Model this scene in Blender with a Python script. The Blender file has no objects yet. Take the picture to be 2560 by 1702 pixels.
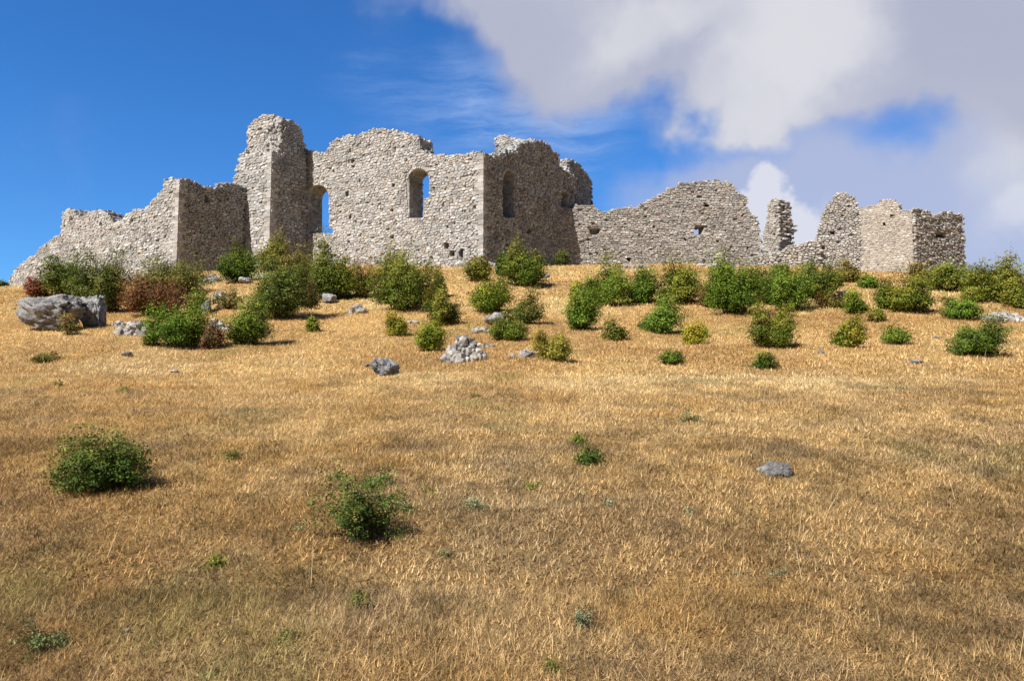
import bpy, math, random
import numpy as np
from mathutils import Vector, geometry

# ------------------------------------------------------------------ scene, camera, light
scene = bpy.context.scene
COL = scene.collection
rnd = random.Random(7)
nr = np.random.default_rng(11)
FW, FH, FPX = 2560.0, 1702.0, 2000.0
EYE = 1.72
PITCH = math.radians(5.0)

cam_d = bpy.data.cameras.new('camera')
cam = bpy.data.objects.new('camera', cam_d)
COL.objects.link(cam)
cam.location = (0, 0, EYE)
cam.rotation_euler = (math.radians(90) + PITCH, 0, 0)
cam_d.sensor_width = 36.0
cam_d.lens = 36.0 * FPX / FW
cam_d.clip_start = 0.1
cam_d.clip_end = 6000
scene.camera = cam

SUN_EL = math.radians(47)
SUN_XY = Vector((-0.70, -0.714)).normalized()
SUN_DIR = Vector((SUN_XY.x * math.cos(SUN_EL), SUN_XY.y * math.cos(SUN_EL), math.sin(SUN_EL)))
SUN_ROT = math.atan2(SUN_XY.x, SUN_XY.y) % (2 * math.pi)
sun_d = bpy.data.lights.new('sun', 'SUN')
sun_d.energy = 4.9
sun_d.angle = math.radians(0.5)
sun_d.color = (1.0, 0.955, 0.88)
sun = bpy.data.objects.new('sun', sun_d)
sun.rotation_euler = SUN_DIR.to_track_quat('Z', 'Y').to_euler()
sun.location = (-40, -30, 60)
COL.objects.link(sun)

scene.view_settings.view_transform = 'Standard'
scene.view_settings.look = 'None'
scene.view_settings.exposure = 0.55
scene.view_settings.gamma = 1.0
scene.cycles.max_bounces = 6
scene.cycles.diffuse_bounces = 2
scene.cycles.transparent_max_bounces = 4

# pixel of the 2560 x 1702 frame -> world direction
def pdir(px, py):
    tx = (px - FW / 2) / FPX
    ty = (FH / 2 - py) / FPX
    cp, sp = math.cos(PITCH), math.sin(PITCH)
    return Vector((tx, cp - ty * sp, sp + ty * cp))

# ------------------------------------------------------------------ node helpers
class NT:
    def __init__(self, tree):
        self.t = tree
        self.t.nodes.clear()
    def n(self, typ, **kw):
        nd = self.t.nodes.new(typ)
        for k, v in kw.items():
            if k == 'inp':
                for i, val in v.items():
                    s = nd.inputs[i]
                    if hasattr(val, 'links') or isinstance(val, bpy.types.NodeSocket):
                        self.t.links.new(val, s)
                    else:
                        s.default_value = val
            else:
                setattr(nd, k, v)
        return nd
    def math(self, op, a, b=None, c=None, clamp=False):
        nd = self.t.nodes.new('ShaderNodeMath'); nd.operation = op; nd.use_clamp = clamp
        for i, v in enumerate((a, b, c)):
            if v is None: continue
            if isinstance(v, bpy.types.NodeSocket): self.t.links.new(v, nd.inputs[i])
            else: nd.inputs[i].default_value = v
        return nd.outputs[0]
    def mix(self, f, a, b, mode='MIX'):
        nd = self.t.nodes.new('ShaderNodeMix'); nd.data_type = 'RGBA'; nd.blend_type = mode
        for i, v in ((0, f), (6, a), (7, b)):
            if isinstance(v, bpy.types.NodeSocket): self.t.links.new(v, nd.inputs[i])
            else:
                if i and len(v) == 3: v = (*v, 1)
                nd.inputs[i].default_value = v
        return nd.outputs[2]
    def ramp(self, f, lo, hi, a=0.0, b=1.0):
        nd = self.t.nodes.new('ShaderNodeMapRange'); nd.interpolation_type = 'SMOOTHSTEP'
        self.t.links.new(f, nd.inputs[0])
        nd.inputs[1].default_value = lo; nd.inputs[2].default_value = hi
        nd.inputs[3].default_value = a; nd.inputs[4].default_value = b
        return nd.outputs[0]
    def noise(self, vec, scale, detail=4, rough=0.55, dist=0.0):
        nd = self.t.nodes.new('ShaderNodeTexNoise')
        self.t.links.new(vec, nd.inputs['Vector'])
        nd.inputs['Scale'].default_value = scale
        nd.inputs['Detail'].default_value = detail
        nd.inputs['Roughness'].default_value = rough
        nd.inputs['Distortion'].default_value = dist
        return nd.outputs['Fac']

# ------------------------------------------------------------------ sky and clouds
world = bpy.data.worlds.new('World')
scene.world = world
world.use_nodes = True
w = NT(world.node_tree)
sky = w.n('ShaderNodeTexSky', sky_type='NISHITA', sun_disc=False, sun_elevation=SUN_EL, sun_rotation=SUN_ROT,
          altitude=600, air_density=1.0, dust_density=0.25, ozone_density=3.2)
SKY_STRENGTH = 0.085
tc = w.n('ShaderNodeTexCoord')
dirv = tc.outputs['Generated']
hsv = w.n('ShaderNodeHueSaturation', inp={'Saturation': 1.22, 'Value': 1.0, 'Color': sky.outputs[0]})
# sky boosted ahead, dimmed behind the camera to cut fill on shaded walls
sep = w.n('ShaderNodeSeparateXYZ', inp={0: dirv})
frontness = w.ramp(sep.outputs[1], -.15, .55, 0.58, 2.05)
bm_ = w.n('ShaderNodeVectorMath', operation='SCALE', inp={0: hsv.outputs[0], 'Scale': frontness})
blue = w.mix(1.0, bm_.outputs[0], (0.31, 0.495, 0.66, 1), 'MULTIPLY')
def warp(amount, scale, seedoff):
    off = w.n('ShaderNodeVectorMath', operation='ADD', inp={0: dirv, 1: (seedoff, 0.3, -seedoff)})
    nd = w.n('ShaderNodeTexNoise'); w.t.links.new(off.outputs[0], nd.inputs['Vector'])
    nd.inputs['Scale'].default_value = scale; nd.inputs['Detail'].default_value = 5
    nd.inputs['Roughness'].default_value = 0.55
    s = w.n('ShaderNodeVectorMath', operation='SUBTRACT', inp={0: nd.outputs['Color'], 1: (.5, .5, .5)})
    m = w.n('ShaderNodeVectorMath', operation='SCALE', inp={0: s.outputs[0]}); m.inputs['Scale'].default_value = amount
    a = w.n('ShaderNodeVectorMath', operation='ADD', inp={0: dirv, 1: m.outputs[0]})
    return a.outputs[0]
wd = warp(0.26, 4.0, 1.7)
wd2 = warp(0.10, 13.0, 4.1)
def blob(px, py, rx, ry, wt=1.0, vec=None, inner=0.25):
    d = pdir(px, py).normalized()
    s = w.n('ShaderNodeVectorMath', operation='SUBTRACT', inp={0: vec or wd, 1: tuple(d)})
    m = w.n('ShaderNodeVectorMath', operation='MULTIPLY', inp={0: s.outputs[0], 1: (FPX / rx, FPX / rx, FPX / ry)})
    l = w.n('ShaderNodeVectorMath', operation='LENGTH', inp={0: m.outputs[0]})
    return w.ramp(l.outputs['Value'], inner, 1.0, wt, 0.0)
def blobs(lst, vec=None):
    acc = None
    for b in lst:
        v = blob(*b, vec=vec)
        acc = v if acc is None else w.math('ADD', acc, v)
    return acc
# the big soft cloud mass of the right half: thick spots, then thin veil
big = blobs([(1230, -40, 330, 130, .8), (1500, 60, 440, 190, 1.0), (1640, 200, 200, 110, .3), (1950, 120, 420, 260, 1.3), (1900, 300, 230, 150, .8), (2030, 260, 260, 200, .6),
             (2400, 30, 520, 190, 1.2), (2560, 240, 200, 160, .5), (3200, 100, 800, 600, 1.2), (1900, -350, 1000, 420, 1.2)])
nz = w.noise(wd2, 3.2, 6, 0.55, 0.4)
cover = w.math('ADD', big, w.math('MULTIPLY', w.math('SUBTRACT', nz, .5), .95))
cover = w.ramp(cover, 0.06, 1.15, 0.0, 0.95)
veil = blobs([(2200, 640, 760, 290, 1.0), (1700, 520, 330, 140, .4), (2560, 460, 300, 220, .5), (2000, 420, 260, 110, .4)])
veil = w.ramp(w.math('ADD', veil, w.math('MULTIPLY', w.math('SUBTRACT', nz, .5), .7)), 0.0, 1.0, 0.0, 0.88)
# wisps above the keep
wd3 = warp(0.05, 5.0, 2.2)
mapw = w.n('ShaderNodeMapping', inp={'Vector': wd3, 'Rotation': (0, math.radians(-14), 0), 'Scale': (2.2, 2.2, 15.0)})
wn = w.noise(mapw.outputs[0], 2.4, 7, 0.66, 0.0)
wisp = w.math('MULTIPLY', w.ramp(wn, 0.30, 0.72, 0, 1), w.math('ADD', blob(1260, 270, 440, 190, .85, None, .1), blob(1420, 340, 360, 150, .45, None, .1)))
# small bright cumulus between the wall and the pillar
puff = blobs([(1925, 520, 95, 110, 1.3), (1950, 600, 130, 120, 1.1), (2030, 560, 130, 80, .5), (2540, 520, 150, 130, .6)], vec=wd2)
puff = w.ramp(w.math('ADD', puff, w.math('MULTIPLY', w.math('SUBTRACT', nz, .5), .5)), 0.25, 0.9, 0.0, 0.85)
# cloud shade: grey-lilac body with paler lit billows
cn = w.noise(wd, 2.4, 5, 0.55, 0.5)
pale = blobs([(2060, 90, 260, 200, .8), (1900, 300, 220, 170, .5), (1640, 40, 260, 120, .5), (2540, 520, 180, 160, .7)])
cshade = w.ramp(w.math('ADD', w.math('MULTIPLY', cn, .7), w.math('MULTIPLY', pale, .45)), 0.24, 0.74, 0, 1)
ccol = w.mix(cshade, (0.455, 0.475, 0.60, 1), (0.75, 0.75, 0.78, 1))
S = 1.0 / SKY_STRENGTH
def scaled(c):
    m = w.n('ShaderNodeVectorMath', operation='SCALE', inp={0: c}); m.inputs['Scale'].default_value = S
    return m.outputs[0]
EXPO = 2 ** -0.55
def flat(r_, g_, b_):
    nd = w.n('ShaderNodeRGB'); nd.outputs[0].default_value = (r_ * EXPO, g_ * EXPO, b_ * EXPO, 1)
    return scaled(nd.outputs[0])
final = w.mix(wisp, blue, flat(0.34, 0.50, 0.86))
final = w.mix(veil, final, flat(0.47, 0.52, 0.71))
cs_ = w.n('ShaderNodeVectorMath', operation='SCALE', inp={0: scaled(ccol), 'Scale': EXPO})
final = w.mix(cover, final, cs_.outputs[0])
final = w.mix(puff, final, flat(0.76, 0.77, 0.85))
bg = w.n('ShaderNodeBackground', inp={'Color': final, 'Strength': SKY_STRENGTH})
wo = w.n('ShaderNodeOutputWorld', inp={'Surface': bg.outputs[0]})

# ------------------------------------------------------------------ object helpers
def tag(o, label=None, cat=None, group=None, kind=None):
    if label: o['label'] = label
    if cat: o['category'] = cat
    if group: o['group'] = group
    if kind: o['kind'] = kind
    return o
def link(o, parent=None):
    COL.objects.link(o)
    if parent is not None: o.parent = parent
    return o
def empty(name, loc):
    o = bpy.data.objects.new(name, None)
    o.location = loc; o.empty_display_size = 0.3
    COL.objects.link(o)
    return o
class MB:
    """collects vertices, faces and a colour per vertex"""
    def __init__(self): self.v = []; self.f = []; self.c = []
    def add(self, vs, fs, col):
        b = len(self.v)
        self.v.extend(vs); self.f.extend([tuple(i + b for i in f) for f in fs])
        self.c.extend([col] * len(vs))
    def build(self, name, mat, parent=None, origin=(0, 0, 0), smooth=False):
        me = bpy.data.meshes.new(name)
        ox, oy, oz = origin
        me.from_pydata([(a - ox, b - oy, c - oz) for a, b, c in self.v], [], self.f)
        at = me.attributes.new('Col', 'FLOAT_COLOR', 'POINT')
        at.data.foreach_set('color', np.array([(*c[:3], 1.0) for c in self.c], dtype=np.float32).ravel())
        me.materials.append(mat)
        if smooth: me.polygons.foreach_set('use_smooth', [True] * len(me.polygons))
        me.update()
        o = bpy.data.objects.new(name, me)
        if parent is None: o.location = origin
        return link(o, parent)
def fast_mesh(name, verts, faces, cols, mat, parent=None):
    """verts (n,3), faces (m,k) of one size, cols (n,3)"""
    me = bpy.data.meshes.new(name)
    k = faces.shape[1]
    me.vertices.add(len(verts)); me.vertices.foreach_set('co', verts.astype(np.float32).ravel())
    me.loops.add(faces.size); me.loops.foreach_set('vertex_index', faces.astype(np.int32).ravel())
    me.polygons.add(len(faces))
    me.polygons.foreach_set('loop_start', np.arange(0, faces.size, k, dtype=np.int32))
    at = me.attributes.new('Col', 'FLOAT_COLOR', 'POINT')
    at.data.foreach_set('color', np.hstack([cols, np.ones((len(cols), 1))]).astype(np.float32).ravel())
    me.materials.append(mat)
    me.update(calc_edges=True)
    return link(bpy.data.objects.new(name, me), parent)

# ------------------------------------------------------------------ noise and terrain
_perm = np.random.default_rng(3).random(4096)
def vnoise(x, y):
    x = np.asarray(x, float); y = np.asarray(y, float)
    xi = np.floor(x).astype(np.int64); yi = np.floor(y).astype(np.int64)
    fx = x - xi; fy = y - yi
    fx = fx * fx * (3 - 2 * fx); fy = fy * fy * (3 - 2 * fy)
    def h(a, b): return _perm[(a * 374761 + b * 668265 + (a * b) % 977) & 4095]
    return (h(xi, yi) * (1 - fx) + h(xi + 1, yi) * fx) * (1 - fy) + (h(xi, yi + 1) * (1 - fx) + h(xi + 1, yi + 1) * fx) * fy
def fbm(x, y, o=4):
    s = 0; a = .5
    for i in range(o):
        s = s + a * vnoise(x * 2 ** i + 13.1 * i, y * 2 ** i + 7.7 * i); a *= .5
    return s / (1 - .5 ** o)
PY = [-2000, -60, 0, 3.4, 4.8, 7, 10, 15, 21, 28, 36, 45, 55, 61, 68, 80, 110, 220, 2200]
PZ = [-60, -12, -1.72, -1.15, -.9, -.5, 0, .72, 1.85, 3.7, 5.9, 8.15, 9.85, 10.2, 9.9, 7.5, -2, -30, -60]
_ly = np.arange(-80, 240, .25)
_lz = np.interp(_ly, PY, PZ)
_k = np.exp(-np.linspace(-2, 2, 17) ** 2); _k /= _k.sum()
_lz = np.convolve(np.pad(_lz, 8, mode='edge'), _k, 'valid')
PX = [-2000, -120, -60, -40, -31, -27, -22, -18, -13, -8, 16, 21, 27, 40, 60, 130, 2000]
PM = [-2, .30, .60, .76, .825, .86, .905, .955, .985, 1, 1, .95, .92, .89, .82, .5, -2]
def terr(x, y):
    x = np.asarray(x, float); y = np.asarray(y, float)
    z = np.interp(y, _ly, _lz)
    z = np.where((y < -78) | (y > 238), np.interp(y, PY, PZ), z)
    m = np.interp(x, PX, PM)
    t = np.clip((y - 16) / 28, 0, 1); t = t * t * (3 - 2 * t)
    z = z * (1 - t) + (z * m) * t
    near = np.clip(1 - np.abs(y - 30) / 60, 0, 1)
    z = z + near * ((fbm(x / 5.0, y / 5.0, 3) - .5) * (.30 + .25 * t) + (fbm(x / .7 + 40, y / .7, 3) - .5) * .15
                  + (fbm(x / 7.0 + 21, y / 1.5 + x / 16.0, 3) - .5) * (.10 + .34 * np.clip((y - 9) / 12, 0, 1)) * np.clip((46 - y) / 8, 0, 1))
    return z + EYE
def tz(x, y): return float(terr(x, y))
def ground_at(px, py, dmax=58.0):
    d = pdir(px, py)
    t = 2.0
    ys = np.arange(2.0, dmax, .05)
    tt = ys / d.y
    zs = EYE + d.z * tt
    g = terr(d.x * tt, ys)
    k = np.nonzero(zs <= g)[0]
    i = k[0] if len(k) else int(np.argmin((zs - g)[400:])) + 400
    return Vector((d.x * tt[i], ys[i], float(g[i])))

# ------------------------------------------------------------------ materials
def new_mat(name):
    m = bpy.data.materials.new(name); m.use_nodes = True
    return m, NT(m.node_tree)
def mat_stone(name, stain=0.5, bump=0.5, tint=(1, 1, 1)):
    m, t = new_mat(name)
    at = t.n('ShaderNodeAttribute', attribute_name='Col')
    g = t.n('ShaderNodeNewGeometry').outputs['Position']
    n1 = t.noise(g, 9.0, 6, 0.65)
    n2 = t.noise(g, 0.8, 5, 0.6)
    n3 = t.noise(g, 38.0, 4, 0.6)
    col = t.mix(1.0, at.outputs['Color'], (*tint, 1), 'MULTIPLY')
    col = t.mix(t.ramp(n1, .3, .75, 0, .55), col, (0.20, 0.185, 0.165), 'MIX')
    col = t.mix(t.ramp(n2, .48, .66, 0, stain), col, (0.19, 0.18, 0.17))
    col = t.mix(t.ramp(n3, .56, .70, 0, .4), col, (0.55, 0.53, 0.49))
    b = t.n('ShaderNodeBump', inp={'Strength': bump, 'Distance': 0.05, 'Height': t.math('ADD', n1, t.math('MULTIPLY', n3, .4))})
    p = t.n('ShaderNodeBsdfPrincipled', inp={'Base Color': col, 'Roughness': .95, 'Specular IOR Level': .1, 'Normal': b.outputs[0]})
    t.n('ShaderNodeOutputMaterial', inp={0: p.outputs[0]})
    return m
def mat_rock():
    m, t = new_mat('limestone_rock')
    at = t.n('ShaderNodeAttribute', attribute_name='Col')
    g = t.n('ShaderNodeNewGeometry').outputs['Position']
    n1 = t.noise(g, 3.2, 8, 0.7, .3)
    n2 = t.noise(g, 14.0, 6, 0.7)
    col = t.mix(t.ramp(n1, .38, .62, 0, .85), at.outputs['Color'], (0.13, 0.13, 0.135))
    col = t.mix(t.ramp(n2, .50, .66, 0, .75), col, (0.50, 0.48, 0.46))
    b = t.n('ShaderNodeBump', inp={'Strength': 1.0, 'Distance': .10, 'Height': t.math('ADD', n1, t.math('MULTIPLY', n2, .5))})
    p = t.n('ShaderNodeBsdfPrincipled', inp={'Base Color': col, 'Roughness': .95, 'Specular IOR Level': .1, 'Normal': b.outputs[0]})
    t.n('ShaderNodeOutputMaterial', inp={0: p.outputs[0]})
    return m
def mat_leaf(name, transl=.3, rough=.6):
    m, t = new_mat(name)
    at = t.n('ShaderNodeAttribute', attribute_name='Col')
    p = t.n('ShaderNodeBsdfPrincipled', inp={'Base Color': at.outputs['Color'], 'Roughness': rough, 'Specular IOR Level': .12})
    tr = t.n('ShaderNodeBsdfTranslucent', inp={'Color': at.outputs['Color']})
    mx = t.n('ShaderNodeMixShader', inp={0: transl, 1: p.outputs[0], 2: tr.outputs[0]})
    t.n('ShaderNodeOutputMaterial', inp={0: mx.outputs[0]})
    return m
def mat_ground():
    m, t = new_mat('dry_hillside')
    g = t.n('ShaderNodeNewGeometry').outputs['Position']
    n1 = t.noise(g, .35, 5, .6); n2 = t.noise(g, 3.0, 6, .7); n3 = t.noise(g, 22.0, 5, .7)
    mp = t.n('ShaderNodeMapping', inp={'Vector': g, 'Scale': (1.0, .55, 1.0)})
    n4 = t.noise(mp.outputs[0], 7.0, 6, .75)
    yy_ = t.n('ShaderNodeSeparateXYZ', inp={0: g}).outputs[1]
    far = t.ramp(t.math('ADD', yy_, t.math('MULTIPLY', n1, 6.0)), 2.0, 17.0)
    col = t.mix(t.ramp(n1, .35, .65), t.mix(far, (0.19, 0.11, 0.055), (0.50, 0.32, 0.13)), t.mix(far, (0.30, 0.19, 0.09), (0.68, 0.47, 0.20)))
    col = t.mix(t.ramp(n2, .42, .68, 0, .6), col, (0.24, 0.13, 0.06))
    col = t.mix(t.ramp(n4, .50, .66, 0, .8), col, t.mix(far, (0.32, 0.20, 0.085), (0.74, 0.54, 0.24)))
    col = t.mix(t.ramp(n4, .30, .46, .8, 0), col, (0.15, 0.085, 0.04))
    col = t.mix(t.ramp(n3, .52, .68, 0, .5), col, (0.12, 0.07, 0.035))
    b = t.n('ShaderNodeBump', inp={'Strength': .9, 'Distance': .12, 'Height': t.math('ADD', n4, t.math('MULTIPLY', n3, .4))})
    p = t.n('ShaderNodeBsdfPrincipled', inp={'Base Color': col, 'Roughness': 1.0, 'Specular IOR Level': 0, 'Normal': b.outputs[0]})
    t.n('ShaderNodeOutputMaterial', inp={0: p.outputs[0]})
    return m
M_STONE = mat_stone('pale_masonry', .5, .5, (.98, 1, 1.03))
M_GREY = mat_stone('weathered_masonry', .45, .6, (.98, .98, .98))
M_PLASTER = mat_stone('plastered_masonry', .25, .4, (.97, .945, .90))
M_SHADE_TINT = mat_stone('shade_tinted_masonry', .6, .7, (.93, 1.0, 1.10))  # cool tone painting extra shade into faces turned from the sun
M_ROCK = mat_rock()
M_LEAF = mat_leaf('leaves', .18)
M_GRASS = mat_leaf('dry_grass', .30, .8)
M_TWIG = mat_leaf('twigs', .0, .9)
M_GROUND = mat_ground()

# ------------------------------------------------------------------ ground sheet
def axis(lo, hi, step, far):
    a = list(np.arange(lo, hi + 1e-6, step)); s = step
    r = [hi]
    while r[-1] < far:
        s *= 1.35; r.append(r[-1] + s)
    l = [lo]; s = step
    while l[-1] > -far:
        s *= 1.35; l.append(l[-1] - s)
    return np.array(l[:0:-1] + a + r[1:])
xs = axis(-46, 44, .25, 1500); ys = axis(0, 62, .22, 1500)
X, Y = np.meshgrid(xs, ys)
Z = terr(X, Y)
nx, ny = len(xs), len(ys)
idx = np.arange(nx * ny).reshape(ny, nx)
faces = np.stack([idx[:-1, :-1], idx[:-1, 1:], idx[1:, 1:], idx[1:, :-1]], -1).reshape(-1, 4)
gv = np.stack([X, Y, Z], -1).reshape(-1, 3)
ground = fast_mesh('ground', gv, faces, np.ones((len(gv), 3)) * .3, M_GROUND)
ground.data.polygons.foreach_set('use_smooth', [True] * len(ground.data.polygons))
tag(ground, 'dry golden hillside rising to the castle ruin', 'ground', kind='structure')

# ------------------------------------------------------------------ dry grass (stuff)
def patch_col(x, y):
    """straw colour of the place: noise patches of gold, rust brown and faded straw"""
    a = fbm(x / 4.5 + 3, y / 6.5 + 9, 4); b = fbm(x / 1.4 + 50, y / 2.0, 3); c = fbm(x / 2.6 + 90, y / 3.4 + 20, 3)
    gold = np.array([.665, .46, .195]); rust = np.array([.44, .268, .098]); pale = np.array([.74, .58, .31]); green = np.array([.27, .27, .085])
    near = np.clip((9.5 - y) / 6, 0, 1)[:, None]
    wr = np.clip((a - .45) * 6, 0, 1)[:, None] * .8
    e = fbm(x / .38 + 11, y / .5 + 31, 3)
    wr = np.clip(wr + near * .50 + (np.clip((b - .5) * 4, 0, 1) * .35)[:, None], 0, 1)
    col = gold * (1 - wr) + rust * wr
    h = fbm(x / .62 + 61, y / .8 + 17, 3); k_ = fbm(x / .9 + 5, y / .7 + 77, 3)
    nn = np.clip((24 - y) / 12, .25, 1)[:, None]
    w1 = np.clip((h - .53) * 7, 0, 1)[:, None] * nn * .75
    col = col * (1 - w1) + np.array([.48, .29, .088]) * w1
    w2 = np.clip((k_ - .55) * 7, 0, 1)[:, None] * nn * .6
    col = col * (1 - w2) + np.array([.38, .265, .14]) * w2
    wp = (np.clip((c - .54) * 5, 0, 1) * .6)[:, None] * (1 - near * .4)
    far = np.clip((y - 4.5) / 13, 0, 1)[:, None]
    col = col * (1 - wp) + pale * wp
    wg = (np.clip((fbm(x / 1.1 + 7, y / 1.5 + 70, 3) - .66) * 7, 0, 1) * .5)[:, None]
    col = col * (1 - wg) + green * wg
    e2 = fbm(x / .15 + 3, y / .19 + 8, 2)
    m2 = np.clip((e2 - .54) * 6, 0, 1)[:, None] * np.clip((13 - y) / 8, 0, 1)[:, None]
    col = col * (1 - .4 * m2)
    dk = np.clip((e - .50) * 6, 0, 1)[:, None] * np.clip((22 - y) / 12, 0, 1)[:, None]
    col = col * (1 - .34 * dk)
    col = col * .91 + col.mean(1, keepdims=True) * .09
    return np.minimum(col * (1.27 + .20 * far), .92)
def grass_zone(y0, y1, dens, nb, hgt, wid, seed, flat_=.1):
    g = np.random.default_rng(seed)
    side = lambda y: y * .76 + 9
    area = (side(y0) + side(y1)) * (y1 - y0)
    n = int(area * dens)
    yy = np.sqrt(g.random(n) * (y1 ** 2 - y0 ** 2) + y0 ** 2)
    xx = (g.random(n) * 2 - 1) * side(yy)
    keep = (np.abs(xx) < yy * .69 + 1.2) | (g.random(n) < .4)
    xx, yy = xx[keep], yy[keep]; n = len(xx)
    keep = fbm(xx / .7 + 5, yy / .7 + 5, 3) * .5 + fbm(xx / .16 + 15, yy / .2 + 5, 2) * .5 + g.normal(0, .08, n) > .44
    xx, yy = xx[keep], yy[keep]; n = len(xx)
    lush = .35 + .7 * fbm(xx / 1.8 + 33, yy / 1.8, 3) + .6 * fbm(xx / .25 + 3, yy / .3, 2)
    tc_ = patch_col(xx, yy) * (1 + (g.choice([.5, .75, .95, 1.1, 1.3], (n, 1), p=[.14, .22, .28, .22, .14]) - 1) * (1.0 if y0 < 8 else .55))
    bx = np.repeat(xx, nb) + g.normal(0, wid * 4, n * nb); by = np.repeat(yy, nb) + g.normal(0, wid * 4, n * nb)
    N = n * nb
    L = hgt * np.repeat(lush, nb) * g.uniform(.45, 1.35, N)
    az = g.uniform(0, 2 * np.pi, N); tilt = g.uniform(flat_, 1.2 + flat_ * .4, N)
    hx = np.cos(az) * np.sin(tilt); hy = np.sin(az) * np.sin(tilt); hz = np.cos(tilt)
    a2 = g.uniform(0, np.pi, N)
    wx = np.cos(a2) * wid * g.uniform(.6, 1.3, N); wy = np.sin(a2) * wid * g.uniform(.3, .7, N)
    bz = terr(bx, by) - .01
    c = np.repeat(tc_, nb, 0) * g.uniform(.72, 1.2, (N, 1)) * (.92 if y0 < 8 else .84)
    P = np.stack([bx, by, bz], 1)
    Wv = np.stack([wx, wy, np.zeros(N)], 1)
    mid = P + np.stack([hx, hy, hz], 1) * (L * .55)[:, None]
    tip = P + np.stack([hx * 1.25, hy * 1.25, hz * .86], 1) * L[:, None]
    V = np.stack([P - Wv, P + Wv, mid + Wv * .75, tip, mid - Wv * .75], 1).reshape(-1, 3)
    base = (np.arange(N) * 5)[:, None]
    F = np.concatenate([base + np.array([0, 1, 2]), base + np.array([0, 2, 4]), base + np.array([4, 2, 3])], 0)
    C = np.repeat(c, 5, 0)
    return V, F, C
def mat_zone(y0, y1, dens, hgt, wid, seed):
    """short trampled straw lying between the tufts"""
    g = np.random.default_rng(seed)
    side = lambda y: y * .76 + 9
    N = int((side(y0) + side(y1)) * (y1 - y0) * dens)
    y = np.sqrt(g.random(N) * (y1 ** 2 - y0 ** 2) + y0 ** 2); x = (g.random(N) * 2 - 1) * side(y)
    kp = (np.abs(x) < y * .69 + 1.2) | (g.random(N) < .4)
    x, y = x[kp], y[kp]; N = len(x)
    c = patch_col(x, y) * (1 + (g.choice([.35, .6, .85, 1.1, 1.5], (N, 1), p=[.2, .22, .24, .2, .14]) - 1) * (1.0 if y0 < 8 else .6))
    L = hgt * g.uniform(.4, 1.4, N); az = g.uniform(0, 2 * np.pi, N); tilt = g.uniform(.5, 1.5, N)
    D = np.stack([np.cos(az) * np.sin(tilt), np.sin(az) * np.sin(tilt), np.cos(tilt) + .05], 1)
    a2 = az + np.pi / 2
    Wv = np.stack([np.cos(a2), np.sin(a2), np.zeros(N)], 1) * (wid * g.uniform(.5, 1.3, N))[:, None]
    P = np.stack([x, y, terr(x, y) + g.uniform(0, .012, N)], 1)
    V = np.stack([P - Wv, P + Wv, P + D * L[:, None]], 1).reshape(-1, 3)
    return V, np.arange(3 * N).reshape(-1, 3), np.repeat(c, 3, 0)
def stalk_zone(y0, y1, dens, L0, wid, seed):
    V, F, C = mat_zone(y0, y1, dens, L0, wid, seed)
    return V, F, np.minimum(C * 0 + np.array([.72, .58, .34]), 1)
parts = [grass_zone(1.6, 4.5, 380, 9, .082, .0013, 1), grass_zone(4.5, 8, 260, 10, .066, .0016, 2, .3), grass_zone(8, 14, 90, 8, .05, .0026, 3, .5),
         grass_zone(14, 26, 24, 7, .055, .007, 4, .6), grass_zone(26, 52, 8, 6, .07, .015, 5, .7),
         mat_zone(1.6, 4.5, 8500, .045, .0022, 6), mat_zone(4.5, 8, 5000, .05, .0034, 7), mat_zone(8, 14, 2600, .055, .005, 8), mat_zone(14, 26, 750, .075, .010, 9), mat_zone(26, 50, 160, .11, .022, 10),
         stalk_zone(1.6, 9, 5, .30, .0016, 11), stalk_zone(9, 16, .8, .35, .003, 12)]
off = 0; Vs = []; Fs = []; Cs = []
for V, F, C in parts:
    Vs.append(V); Fs.append(F + off); Cs.append(C); off += len(V)
grass = fast_mesh('dry_grass', np.concatenate(Vs), np.concatenate(Fs), np.concatenate(Cs), M_GRASS)
tag(grass, 'parched golden brown grass covering the whole slope', 'grass', kind='stuff')

# ------------------------------------------------------------------ masonry
def stone_col(warm=.5, dark=.0, r=None):
    r = r or rnd
    v = r.uniform(.70, 1.22) * 1.0
    base = r.choice([(.52, .485, .445), (.56, .53, .495), (.50, .455, .41), (.60, .57, .535), (.47, .45, .43), (.54, .49, .44)])
    if r.random() < .08 * warm: base = (.52, .42, .33)
    if r.random() < .07: base = (.32, .30, .27)
    if r.random() < .10: base = (.64, .61, .57)
    return tuple(min(.82, c * v * (1 - dark)) for c in base)
_ico = None
def ico():
    global _ico
    if _ico is None:
        p = (1 + 5 ** .5) / 2
        v = [(-1, p, 0), (1, p, 0), (-1, -p, 0), (1, -p, 0), (0, -1, p), (0, 1, p), (0, -1, -p), (0, 1, -p), (p, 0, -1), (p, 0, 1), (-p, 0, -1), (-p, 0, 1)]
        f = [(0, 11, 5), (0, 5, 1), (0, 1, 7), (0, 7, 10), (0, 10, 11), (1, 5, 9), (5, 11, 4), (11, 10, 2), (10, 7, 6), (7, 1, 8),
             (3, 9, 4), (3, 4, 2), (3, 2, 6), (3, 6, 8), (3, 8, 9), (4, 9, 5), (2, 4, 11), (6, 2, 10), (8, 6, 7), (9, 8, 1)]
        _ico = ([Vector(a).normalized() for a in v], f)
    return _ico
_cube = [(-1, -1, -1), (1, -1, -1), (1, 1, -1), (-1, 1, -1), (-1, -1, 1), (1, -1, 1), (1, 1, 1), (-1, 1, 1)]
_cubef = [(0, 3, 2, 1), (4, 5, 6, 7), (0, 1, 5, 4), (1, 2, 6, 5), (2, 3, 7, 6), (3, 0, 4, 7)]
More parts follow.
